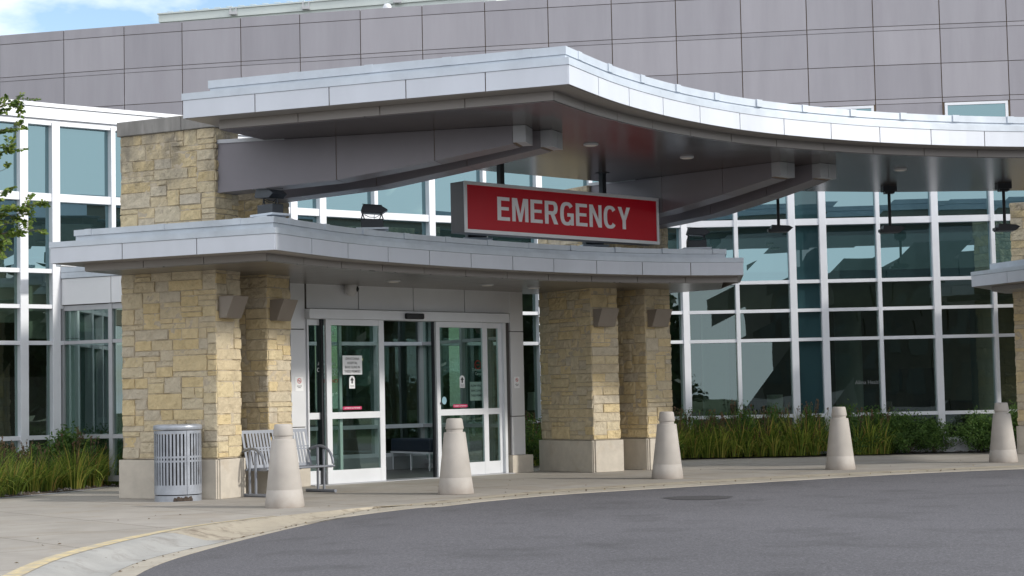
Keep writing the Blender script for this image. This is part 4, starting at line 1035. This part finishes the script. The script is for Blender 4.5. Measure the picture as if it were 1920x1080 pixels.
# bronze wedge sconces on the piers
def sconce(K,adeg,w,px,lab):
    a=d2(adeg);t=d2(adeg+90);K=Vector((K[0],K[1],0)); o=K+t*(w*.06)+a*.02; z0=2.66
    s=MB(); s.pts([o+UP*z0,o+UP*(z0+.325),o+a*.27+UP*(z0+.325),o+a*.13+UP*z0],t*.40)
    r=s.build('wall_sconce',MT['sconce'],None,loc=o+UP*z0,bevel=.006)
    q=MB(); q.box(o-a*.03+t*.05+UP*(z0+.04),a*.028,t*.30,UP*.24); q.build('back_plate',MT['sconce'],r)
    return tag(r,lab,'wall light','bronze wedge sconces on the piers')
sconce(K1,-25,.58,0,'bronze wedge shaped sconce on the front left pier, with its pale lit side')
sconce(K2,-25,.64,0,'bronze wedge sconce just left of the entrance panel, above the bench')
sconce(K3,-55,.6,0,'bronze wedge sconce on the pier right of the entrance doors')
sconce(K4,-52,.62,0,'rightmost bronze wedge sconce, on the far pier behind the third bollard')
# floodlights standing on the lower canopy
def flood(loc,rot,lab):
    t=thing('floodlight',(0,0,0),lab,'floodlight','black floodlights on the door canopy')
    g=MB(); g.cbox((0,0,.015),.50,.34,.03); g.build('base_plate',MT['flash'],t)
    g=MB(); g.cbox((0,0,.10),.345,.20,.135); g.build('ballast_box',MT['floodmetal'],t,bevel=.008)
    g=MB()
    for s in (-.145,.145):
        g.tube([(s-.03,0,.165),(s-.012,0,.215),(s,0,.275)],.010,6); g.tube([(s+.03,0,.165),(s+.012,0,.215),(s,0,.275)],.010,6)
    g.tube([(-.12,0,.245),(-.04,.0,.205),(.06,0,.20),(.12,0,.235)],.006,6)
    g.build('yoke',MT['floodmetal'],t)
    g=MB(); g.pts([(-.175,-.15,.285),(-.145,-.15,.375),(-.12,-.15,.392),(.15,-.15,.365),(.245,-.15,.305),(.145,-.15,.245),(-.15,-.15,.265)],(0,.27,0)); g.build('lamp_head',MT['floodmetal'],t,bevel=.008)
    g=MB(); g.pts([(-.15,-.19,.385),(.155,-.19,.362),(.155,-.19,.372),(-.15,-.19,.395)],(0,.30,.03)); g.build('visor',MT['floodmetal'],t)
    t.location=loc; t.rotation_euler.z=rot; return t
FL=['leftmost black floodlight on the lower canopy corner, under the grey beam','black floodlight on the lower canopy between the left beam and the red sign','black floodlight on the lower canopy mostly hidden behind the left end of the red sign','floodlight on the lower canopy hidden behind the right half of the red sign','black floodlight at the right end of the lower canopy, right of the red sign']
for (x,y,r,kk),lab in zip([(507,402,-.75,1.03),(698,428,.08,1.03),(893,447,.25,1.06),(1112,460,.3,1.045),(1306,465,.05,1.02)],FL):
    p=P(x,y,zlow+.03)*kk; p=PY(x,y,p.y)
    flood((p.x,p.y,p.z-.03),r,lab)
    g=MB(); g.cbox((p.x,p.y,(zlow+p.z-.032)/2),.34,.26,p.z-.034-zlow,rot=.8); o=g.build('mounting_curb',MT['flash'],None,loc=(p.x,p.y,zlow)); tag(o,'low metal curb carrying the '+lab.replace('floodlight on','floodlight, on'),'curb')
# hanging floodlights
HL=['left hanging floodlight under the upper canopy, right of the beam ends','middle hanging floodlight under the upper canopy','hanging floodlight nearest the right edge']
for (x,y),lab in zip([(1463,429),(1672,430),(1887,427)],HL):
    p=PY(x,y,33.4); t=thing('hanging_floodlight',(p.x,p.y,5.27),lab,'floodlight','floodlights hanging from the upper canopy')
    g=MB(); g.cbox((p.x-.03,p.y,5.215),.26,.24,.10); g.cbox((p.x-.03,p.y,5.145),.18,.18,.04); g.build('mount_box',MT['black'],t)
    g=MB(); g.tube([(p.x-.03,p.y,5.14),(p.x-.03,p.y,p.z+.05)],.030,12); g.build('stem',MT['black'],t)
    g=MB(); g.pts([(p.x-.21,p.y-.13,p.z-.065),(p.x+.14,p.y-.13,p.z-.065),(p.x+.23,p.y-.13,p.z+.01),(p.x+.15,p.y-.13,p.z+.05),(p.x-.17,p.y-.13,p.z+.07),(p.x-.19,p.y-.13,p.z-.01)],(0,.28,0)); g.box((p.x-.24,p.y-.1,p.z-.05),(.05,0,0),(0,.2,0),(0,0,.05)); g.build('lamp_head',MT['black'],t)
# lamp inside the lobby
p=PY(1453,756,41.2); lt=thing('table_lamp',(p.x,p.y,.1),'pale drum lampshade of a lamp inside the lobby window behind the plants','lamp')
g=MB(); g.lathe([(.20,-.20),(.185,.20)],28,p,0); g.build('lamp_shade',MT['lampshade'],lt)
g=MB(); g.lathe([(.06,-.62),(.09,-.5),(.03,-.3),(.015,-.2)],20,p,0); g.build('lamp_base',MT['intgreen'],lt)
st=MB(); st.cbox((p.x,p.y,.42),.9,.5,.04); 
for sx in (-.4,.4): st.cbox((p.x+sx,p.y,.25),.04,.45,.30)
tag(st.build('side_table',MT['intgreen'],None,loc=(p.x,p.y,.1)),'small table under the pale lamp inside the lobby','table')
p=PY(1003,752,38.8); lt=thing('table_lamp',(p.x,p.y,.1),'lampshade in the lobby seen in the narrow gap right of the entrance column','lamp')
g=MB(); g.lathe([(.17,-.2),(.155,.2)],28,p,0); g.build('lamp_shade',MT['lampshade'],lt)
g=MB(); g.lathe([(.10,-(p.z-.11)),(.03,-.9),(.015,-.2)],20,p,0); g.build('lamp_base',MT['intgreen'],lt)
# lettering on the lobby glass
p,e=cw_hit(1627,716); n_=Vector((e.y,-e.x,0)); z=hit2(1627,717,p,p+e).z
text_mesh('glass_lettering','Allina Health',.12,surf('etched_vinyl',(.20,.22,.22),.6),p+n_*.03+UP*z,e,UP,hosp,extrude=.0005,sx=.9)

# ================================================================== PLANTING
def bedz(x,y): 
    p=Vector((x,y)); return .02
def mulch(poly,name='mulch_bed'):
    "gravel and mulch bed rising gently behind its edge"
    g=MB(); poly=ccw(poly); g.prism(poly,.0,.02,0,True,False)
    rng=random.Random(5); xs=[q[0] for q in poly]; ys=[q[1] for q in poly]
    from mathutils.geometry import intersect_point_tri_2d, tessellate_polygon
    tri=tessellate_polygon([[Vector((q[0],q[1],0)) for q in poly]])
    cnt=0
    while cnt<2600:
        x=rng.uniform(min(xs),max(xs));y=rng.uniform(min(ys),max(ys)); V=Vector((x,y))
        if not any(intersect_point_tri_2d(V,Vector(poly[a]),Vector(poly[b]),Vector(poly[c])) for a,b,c in tri): continue
        cnt+=1; s=rng.uniform(.012,.035); a=rng.uniform(0,6.3); C_=Vector((x,y,.022)); u=Vector((math.cos(a),math.sin(a),rng.uniform(-.3,.3)))*s; w=Vector((-math.sin(a),math.cos(a),rng.uniform(-.3,.3)))*s*.6
        g.add([C_-u-w,C_+u-w,C_+u+w,C_-u+w,C_+UP*s*.9],[(0,1,4),(1,2,4),(2,3,4),(3,0,4)],rng.choice([0,0,1]))
    return tag(g.build(name,[MT['mulch'],surf('bed_gravel',(.22,.21,.2),.9)]),kind='structure')
lb_front=[P(-330,965,0),P(-120,948,0),P(0,934,0),P(100,925,0),P(165,918,0),P(204,912,0),P(240,910,0)]
lb=[(p.x,p.y) for p in lb_front]
mulch(lb+[(-6.2,27.9+2.3),(-7.4,31.0),(-9.0,30.2),(-14.5,26.0)])
g=MB();v=[];f=[]
for i,p in enumerate(lb_front):
    v+=[(p.x,p.y,.006),(p.x+.10,p.y-.20,.006)]
for i in range(len(lb_front)-1): f.append((2*i,2*i+1,2*i+3,2*i+2))
g.add(v,f); tag(g.build('bed_edging',MT['edging']),kind='structure')
rb_front=[P(984,872,0),P(1030,869,0),P(1150,866,0),P(1290,861,0),P(1360,858.5,0),P(1480,855.5,0),P(1600,852,0),P(1780,848,0),P(1930,845,0)]
rb=[(p.x,p.y) for p in rb_front]
mulch(rb+[(14,39.0),(14,38.42),(7,38.55),(3.8,38.50),(1.2,37.7),(-.6,36.7),(-1.2,36.2),(-.1,35.)])
# leaf builders
def blade_clump(seed,n=150,h=.60,spread=1.):
    rng=random.Random(seed); g=MB()
    for i in range(n):
        a=rng.uniform(0,2*math.pi); r0=rng.uniform(0,.20); ln=rng.uniform(.65,1.15)*h*1.35; lean=rng.uniform(.25,1.15)*spread; rnd=rng.random()**1.3*.88
        if rng.random()<.07: rnd=rng.uniform(.9,1.)
        d=Vector((math.cos(a),math.sin(a),0)); sd=Vector((-math.sin(a+rng.uniform(-.8,.8)),math.cos(a),0)); w=rng.uniform(.0055,.0095)
        p=d*r0; v=[];S_=6
        th0=R_(88)-lean*.30; bend=lean*rng.uniform(1.3,2.3)
        for k in range(S_+1):
            t=k/S_; ww=w*(1-t**2.2)*(.7+.6*min(1,t*3)); v+=[p-sd*ww,p+sd*ww]
            th=th0-bend*t*1.05; p=p+(d*math.cos(th)+UP*math.sin(th))*(ln/S_)
        g.add(v,[(2*k,2*k+1,2*k+3,2*k+2) for k in range(S_)],0,rnd)
    return g
def stalks(seed,n=7,h=.85):
    rng=random.Random(seed); g=MB()
    for i in range(n):
        a=rng.uniform(0,6.3); l=rng.uniform(.05,.28); hh=h*rng.uniform(.75,1.12); b=Vector((math.cos(a),math.sin(a),0)); 
        g.tube([b*.04,b*(.04+l*.4)+UP*hh*.5,b*(.04+l)+UP*hh],.004,4); t=b*(.04+l)+UP*hh; o=len(g.r)
        for k in range(rng.randint(2,5)):
            q=t+Vector((rng.uniform(-.025,.025),rng.uniform(-.025,.025),rng.uniform(-.09,.02))); s=rng.uniform(.010,.018); g.add([q-UP*s*1.6,q+Vector((s,0,0)),q+Vector((0,s,0)),q-Vector((s,0,0)),q-Vector((0,s,0)),q+UP*s*1.6],[(0,1,2),(0,2,3),(0,3,4),(0,4,1),(5,2,1),(5,3,2),(5,4,3),(5,1,4)])
        rr=rng.random()
        for k in range(len(g.r)): 
            if g.r[k]==0.: g.r[k]=rr*.9+.05
    return g
lil=[]
for v_ in range(4):
    t=thing('daylily_clump',(0,0,0),'','plant'); blade_clump(100+v_).build('foliage',MT['lily'],t,attr=True,fix=False); stalks(200+v_,5+2*v_).build('seed_stalks',MT['stalk'],t,attr=True,fix=False); lil.append(t)
used=set()
def put(protos,i,x,y,z,sc,rot,lab,grp):
    o=protos[i]
    if i in used and protos is lil: o=copy_tree(o)
    elif protos is lil: used.add(i)
    o.location=(x,y,z); o.scale=(sc*random.uniform(.92,1.08),sc*random.uniform(.92,1.08),sc); o.rotation_euler.z=rot; o['label']=lab; o['group']=grp; return o
rng=random.Random(7)
labL='arching green daylily clump in the bed left of the front stone pier'; grpL='daylilies in the left planting bed'
def lfront(x):
    k=[(-330,P(-330,965,0).y),(-120,P(-120,948,0).y),(0,27.45),(100,28.75),(165,29.8),(204,30.5),(240,31.0)]
    for (a,b),(c,d) in zip(k[:-1],k[1:]):
        if x<=c: return b+(d-b)*(x-a)/(c-a)
    return 31.
def PX(x,Y): d=ray(x,860); t=Y/d.y; return Vector((d.x*t,Y,0))
for i,(x,dy,s) in enumerate([(-40,.5,1.05),(22,.45,1.08),(62,.75,1.),(92,.5,1.05),(118,.9,1.),(140,.45,1.05),(172,.5,1.),(203,.45,.98),(228,.30,.92),(0,1.2,1.05),(45,1.4,1.),(160,1.0,1.),(190,.9,.98),(-10,.3,.8),(216,.75,1.)]):
    p=PX(x,lfront(x)+dy); put(lil,rng.randrange(4),p.x,p.y,.015,s*rng.uniform(.8,1.08),rng.uniform(0,6.3),labL,grpL)
labR='daylily clump with yellowing leaves and dry stalks in the bed below the lobby glass'; grpR='daylilies in the right planting bed'
def rfront(x): return 37.42+(x-1270)/510*1.0 if x>1270 else 37.2
x=1276
while x<1545:
    p=PX(x,min(37.75,rfront(x)+.25)); put(lil,rng.randrange(4),p.x,p.y,.03,rng.uniform(.68,1.02),rng.uniform(0,6.3),labR,grpR)
    p=PX(x+13,38.05); put(lil,rng.randrange(4),p.x,p.y,.10,rng.uniform(.95,1.22),rng.uniform(0,6.3),labR,grpR); x+=25
for x in (1608,1632,1656):
    p=PX(x,38.0); put(lil,rng.randrange(4),p.x,p.y,.02,1.12,rng.uniform(0,6.3),labR,grpR)
for x,Y in ((988,35.6),(1003,35.8),(1012,36.4),(996,36.3),(1030,36.6),(1245,37.3),(1262,37.6)):
    p=PX(x,Y); put(lil,rng.randrange(4),p.x,p.y,.015,1.15,rng.uniform(0,6.3),'daylily clump between the entrance column and the stone piers','daylilies beside the right piers')
def shrub_mesh(seed,n=1500,rx=.62,h=.72):
    n=int(n*2.6)
    rng=random.Random(seed); g=MB(); tips=[]
    nb=46
    for i in range(nb):
        a=rng.uniform(0,6.3); el=rng.uniform(.12,1.5); r=rng.uniform(.75,1.08); tips.append(Vector((math.cos(a)*math.cos(el)*rx*r,math.sin(a)*math.cos(el)*rx*r,.12+math.sin(el)*h*r)))
    for i in range(n):
        t=tips[rng.randrange(nb)]; k=rng.uniform(.35,1.15)**.8; p=Vector((t.x*k,t.y*k,max(.03,t.z*(k**.8))))+Vector([rng.gauss(0,.075) for _ in range(3)])
        if p.z<.02: p.z=.03
        s=rng.uniform(.02,.042); d=Vector((rng.gauss(0,1),rng.gauss(0,1),rng.gauss(.6,.8))).normalized(); q=d.orthogonal().normalized()
        q.rotate(Matrix.Rotation(rng.uniform(0,6.3),3,d)); m=d.cross(q)
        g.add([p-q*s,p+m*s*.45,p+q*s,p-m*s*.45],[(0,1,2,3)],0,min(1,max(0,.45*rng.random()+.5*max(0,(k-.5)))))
    b=MB()
    for t in tips[:22]: b.tube([Vector((0,0,0)),t*.5+UP*.03,t*.95],.008,4,taper=.003)
    return g,b
shr=[]
def shrub(seed,x,y,s,lab,grp,zs=1.,n=1700):
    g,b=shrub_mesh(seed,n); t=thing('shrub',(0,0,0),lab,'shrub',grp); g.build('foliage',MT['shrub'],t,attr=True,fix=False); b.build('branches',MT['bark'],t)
    p=PX(x,y); t.location=(p.x,p.y,.02); t.scale=(s,s,s*zs); t.rotation_euler.z=seed; return t
shrub(1,128,30.7,1.08,'dark green shrub behind the daylilies, below the left curtain wall corner','shrubs in the left bed',.95,2200)
shrub(2,78,30.3,.95,'small dark shrub near the left edge behind the daylilies','shrubs in the left bed',.8)
shrub(3,10,29.6,1.0,'leafy shrub cut off by the left edge','shrubs in the left bed',.75)
for i,(x,y,s,zs) in enumerate([(1292,38.1,.62,1.75),(1335,38.2,.6,1.65),(1390,38.1,.66,1.7),(1450,38.2,.66,1.75),(1522,38.1,.66,1.7),(1592,38.05,.82,1.35)]):
    shrub(10+i,x,y,s,'dark shrub in the row directly behind the yellowing daylilies','row of shrubs behind the daylilies',zs)
shrub(21,1650,38.25,1.0,'rounded shrub between the fourth bollard and the lone grass clump','shrubs in the right bed',1.02,2200)
shrub(22,1705,38.15,.98,'dense dark shrub left of the bare mulch gap','shrubs in the right bed',.95,2200)
shrub(23,1752,38.2,.72,'smaller shrub with loose tips at the edge of the mulch gap','shrubs in the right bed',1.1)
shrub(24,1842,38.1,.95,'dark rounded shrub just left of the fifth bollard','shrubs in the right bed',.95,2200)
shrub(25,1918,37.9,1.05,'shrub cut off by the right edge behind the fifth bollard','shrubs in the right bed',1.0)
for i,(X,Y) in enumerate([(-.75,35.3),(-.15,36.),(.35,36.6),(.1,35.1)]):
    t=shrub(30+i,1000,860,.95,'shrub outside the right glass side wall of the vestibule','shrubs beside the vestibule',1.05); t.location=(X,Y,.015)

# ------------- tree at the left edge: its trunk stands outside the frame, the branch tips reach in
tb_=PY(-330,640,22.0); TX,TY=tb_.x,22.0
tree=thing('ash_tree',(TX,TY,0),'young leafy tree whose branch tips hang into the top left of the view','tree')
g=MB(); g.tube([(TX,TY,-.05),(TX+.03,TY,1.2),(TX+.08,TY+.03,2.6),(TX+.05,TY,4.2),(TX+.1,TY,5.6)],.075,10,taper=.02); g.build('trunk',MT['bark'],tree)
g=MB(); lf=MB(); rng=random.Random(9)
def leafpair(p,d):
    for sgn in (-1,1):
        s=rng.uniform(.045,.075); side=d.cross(UP); side=side.normalized() if side.length>.05 else Vector((1,0,0))
        ax=(d*rng.uniform(.3,.8)+side*sgn+Vector((0,0,rng.uniform(-.7,.25)))).normalized(); w=ax.cross(Vector((rng.gauss(0,.7),rng.gauss(-.8,.6),rng.gauss(.3,.7)))).normalized()*s*.36
        lf.add([p,p+ax*s*.5+w,p+ax*s*1.15,p+ax*s*.5-w],[(0,1,2,3)],0,rng.random())
def twig(a,b,n,r=.008,droop=.0,sub=True):
    a,b=Vector(a),Vector(b); L0=(b-a).length; pts=[a+(b-a)*(k/6)+UP*(-droop*(k/6)**2+ .05*L0*math.sin(k/6*3.1)) for k in range(7)]
    g.tube(pts,r,5,taper=.0025)
    for i in range(int(n*1.6)):
        k=rng.uniform(.15,1)*6; i0=min(5,int(k)); p=pts[i0]+(pts[i0+1]-pts[i0])*(k-i0); d=(pts[i0+1]-pts[i0]).normalized()
        if sub:
            dd=(d+Vector((rng.gauss(0,.7),rng.gauss(0,.7),rng.gauss(0,.55)))).normalized(); l=rng.uniform(.08,.24); q=p+dd*l; g.tube([p,(p+q)/2+UP*.01,q],.003,3)
            for m in range(8): leafpair(p+dd*l*(m+1)/8,dd)
        else: leafpair(p,d)
def T(x,y,Y=22.): return PY(x,y,Y)
tips=[((-330,400),(38,186),26,22.05),((-330,410),(44,232),26,22.1),((-330,430),(25,282),24,21.9),((-330,520),(70,384),24,22.),((-330,530),(76,432),20,22.1),((-330,530),(30,418),22,21.9),((-330,540),(25,352),16,22.1),((-330,430),(20,190),22,22.),((-330,420),(-8,215),18,22.2),((-330,450),(30,268),14,21.8),((-330,500),(10,318),20,22.1),((-330,520),(12,400),18,21.9),((-330,540),(48,398),16,22.1),((-330,545),(62,430),16,22.),((-330,560),(12,450),12,22.2),((-40,440),(14,478),5,22.)]
for a,b,n,Y in tips:
    A_=Vector((TX+.06,TY,max(1.6,T(-330,a[1]).z))) if a[0]<-300 else T(*a,Y); twig(A_,T(*b,Y),n,.016 if a[0]<-300 else .006)
for i in range(60):
    a=rng.uniform(0,6.3); z=rng.uniform(2.3,5.6); r=rng.uniform(.6,1.35)*(1 if z<4.6 else .7)
    q=Vector((TX+math.cos(a)*r,TY+math.sin(a)*r,z+rng.uniform(0,.7)))
    twig((TX+.06,TY,z-.1),q,13,.011)
g.build('branches',MT['bark'],tree); lf.build('foliage',MT['treeleaf'],tree,attr=True,fix=False)

# ------------- what stands behind the viewer and shows in the glass
g=MB(); rng=random.Random(12)
def crown_into(g,X,Y,H,Rr,n,sz):
    for k in range(n):
        a=rng.uniform(0,6.3); z=rng.uniform(.06,1); rr=Rr*math.sqrt(max(0,1-(z*1.15-.5)**2*1.6))*rng.uniform(.3,1.05); p=Vector((X+math.cos(a)*rr,Y+math.sin(a)*rr,z*H)); s=rng.uniform(.6,1.2)*sz
        d=Vector((rng.gauss(0,1),rng.gauss(0,1),rng.gauss(0,1))).normalized(); q=d.orthogonal().normalized(); m=d.cross(q); g.add([p-q*s,p+m*s,p+q*s,p-m*s],[(0,1,2,3)],0,rng.random())
for i in range(120):
    X=rng.uniform(-230,230); crown_into(g,X,-150-rng.uniform(0,25),rng.uniform(2.6,5.2),rng.uniform(2.5,4.5),330,.30)
for i in range(110):
    X=62+rng.uniform(0,25)+(i%3)*6; Y=-100+i*1.25+rng.uniform(-3,3); crown_into(g,X,Y,rng.uniform(6,11.5),rng.uniform(2.5,4.5),230,.65)
tag(g.build('woodland',MT['farleaf'],attr=True,fix=False),'distant band of trees that shows only as reflections in the glass','trees',kind='stuff')
def spruce(X,Y,H,lab,seed):
    rng=random.Random(seed); t=thing('spruce_tree',(X,Y,-.2),lab,'tree','spruces mirrored in the lobby glass'); b=MB(); b.tube([(X,Y,-.3),(X,Y,H)],.16,8,taper=.03); b.build('trunk',MT['bark'],t); f=MB()
    for i in range(5200):
        z=rng.uniform(.05,1)**1.0; lay=.75+.25*math.sin(z*H*5.5); rr=(1-z)*H*.27*rng.uniform(.2,1.05)*lay+.08; a=rng.uniform(0,6.3); p=Vector((X+math.cos(a)*rr,Y+math.sin(a)*rr,z*H-rr*.25)); s=rng.uniform(.09,.20)
        d=Vector((math.cos(a),math.sin(a),rng.uniform(-.5,.1))).normalized(); m=Vector((-math.sin(a),math.cos(a),rng.uniform(-.4,.4))); f.add([p-d*s*.4,p+m*s*.45,p+d*s,p-m*s*.45],[(0,1,2,3)],0,rng.random())
    f.build('crown',MT['farleaf'],t,attr=True,fix=False)
spruce(25.2,-18,6.8,'spruce mirrored in the lobby glass left of the fifth bollard',1)
spruce(28.6,-24,7.4,'spruce mirrored in the lobby glass near the right edge',2)
spruce(-14,2,7.5,'spruce mirrored in the narrow glass beside the entrance',3)
# unseen block added behind the viewer to darken reflections in the lobby glass
cb=thing('reflection_block',(29,-78,-.3),'long dark block with stepped roofline, added out of view to darken the glass reflections','building')
MB_=surf('dark_brick',(.07,.065,.06),.85,0,.1,1.2); MW=surf('block_window',(.03,.045,.05),.15)
for (x0,x1,h) in ((22.6,27.0,12.9),(27.1,31.4,13.7),(31.5,36.4,14.2)):
    g=MB(); g.box((x0,-90,-.3),(x1-x0,0,0),(0,16+.25*(x0-18)*.1,0),(0,0,h)); w_blk=g.build('wall',MB_,cb)
    g=MB(); n_=int((x1-x0)/1.8)
    for k in range(n_):
        for z in (1.,4.6,8.2): g.box((x0+.5+k*1.8,-73.99+.25*(x0-18)*.1,z),(1.2,0,0),(0,.04,0),(0,0,1.9))
    g.build('window_band',MW,cb)
g=MB(); rng=random.Random(77)
for k in range(260):
    i=rng.randrange(8,nK-14); t=rng.random(); a=Vector(toes[i]); b=Vector(asp[i]); q=a+(b-a)*min(1,abs(rng.gauss(.2,.3))) if rng.random()<.7 else Vector(tops[i])+(Vector(tops[i])-b)*rng.uniform(.2,3.5)
    if (q-a).length<(b-a).length: z=toez(i)+(aspz(i)+.006-toez(i))*min(1,(q-a).length/max(.01,(b-a).length))
    else: z=0
    s_=rng.uniform(.008,.024); an=rng.uniform(0,6.3); u=Vector((math.cos(an),math.sin(an),0))*s_; w_q=Vector((-math.sin(an),math.cos(an),0))*s_*.5; C_=Vector((q.x,q.y,z+.006))
    g.add([C_-u,C_+w_q+UP*s_*.5,C_+u+UP*s_*.2,C_-w_q],[(0,1,2,3)],rng.choice([0,0,1]))
tag(g.build('fallen_leaves',[surf('dry_leaf',(.10,.07,.04),.9),surf('pale_leaf',(.26,.20,.10),.9)],fix=False),'dry leaves and grit scattered along the gutter','leaf litter',kind='stuff')

# ================================================================== SKY, SUN
SUN_AZ=Vector((.925,-.38,0)).normalized(); EL=R_(26)
w=bpy.data.worlds.new('World'); scn.world=w; w.use_nodes=True; nt=w.node_tree; nt.nodes.clear()
out=nt.nodes.new('ShaderNodeOutputWorld'); bg=nt.nodes.new('ShaderNodeBackground'); sky=nt.nodes.new('ShaderNodeTexSky'); sky.sky_type='NISHITA'; sky.sun_disc=False
sky.sun_elevation=EL; sky.sun_rotation=math.atan2(SUN_AZ.x,SUN_AZ.y); sky.air_density=1.; sky.dust_density=.6; sky.ozone_density=1.2
tc=nt.nodes.new('ShaderNodeTexCoord'); mp=nt.nodes.new('ShaderNodeMapping'); mp.inputs['Scale'].default_value=(1,1,2.6); mp.inputs['Location'].default_value=(1.35,.4,.7); nt.links.new(tc.outputs['Generated'],mp.inputs[0])
n=nt.nodes.new('ShaderNodeTexNoise'); n.inputs['Scale'].default_value=4.2; n.inputs['Detail'].default_value=7; n.inputs['Roughness'].default_value=.56; nt.links.new(mp.outputs[0],n.inputs['Vector'])
cr=ramp(nt,[(.36,0.),(.50,1.)])
sp_=nt.nodes.new('ShaderNodeSeparateXYZ'); nt.links.new(tc.outputs['Generated'],sp_.inputs[0]); ma=nt.nodes.new('ShaderNodeMath'); ma.operation='MULTIPLY_ADD'; ma.inputs[1].default_value=-.10
nt.links.new(sp_.outputs['Y'],ma.inputs[0]); nt.links.new(n.outputs['Fac'],ma.inputs[2]); nt.links.new(ma.outputs[0],cr.inputs['Fac'])
mx=nt.nodes.new('ShaderNodeMix'); mx.data_type='RGBA'; nt.links.new(cr.outputs['Color'],mx.inputs[0]); nt.links.new(sky.outputs[0],mx.inputs[6]); mx.inputs[7].default_value=(6.9,7.1,7.5,1)
nt.links.new(mx.outputs[2],bg.inputs['Color']); bg.inputs['Strength'].default_value=.16; nt.links.new(bg.outputs[0],out.inputs[0])
sl=bpy.data.lights.new('sun','SUN'); sl.energy=2.4; sl.angle=R_(3); sl.color=(1,.95,.87); so=bpy.data.objects.new('sun',sl); col.objects.link(so)
sd=Vector((SUN_AZ.x*math.cos(EL),SUN_AZ.y*math.cos(EL),math.sin(EL))); so.rotation_euler=sd.to_track_quat('Z','Y').to_euler(); so.location=(10,-10,30)
scn.view_settings.view_transform='Standard'; scn.view_settings.look='None'; scn.view_settings.exposure=.33; scn.view_settings.gamma=1
scn.render.engine='CYCLES'; scn.cycles.max_bounces=8; scn.cycles.transparent_max_bounces=16
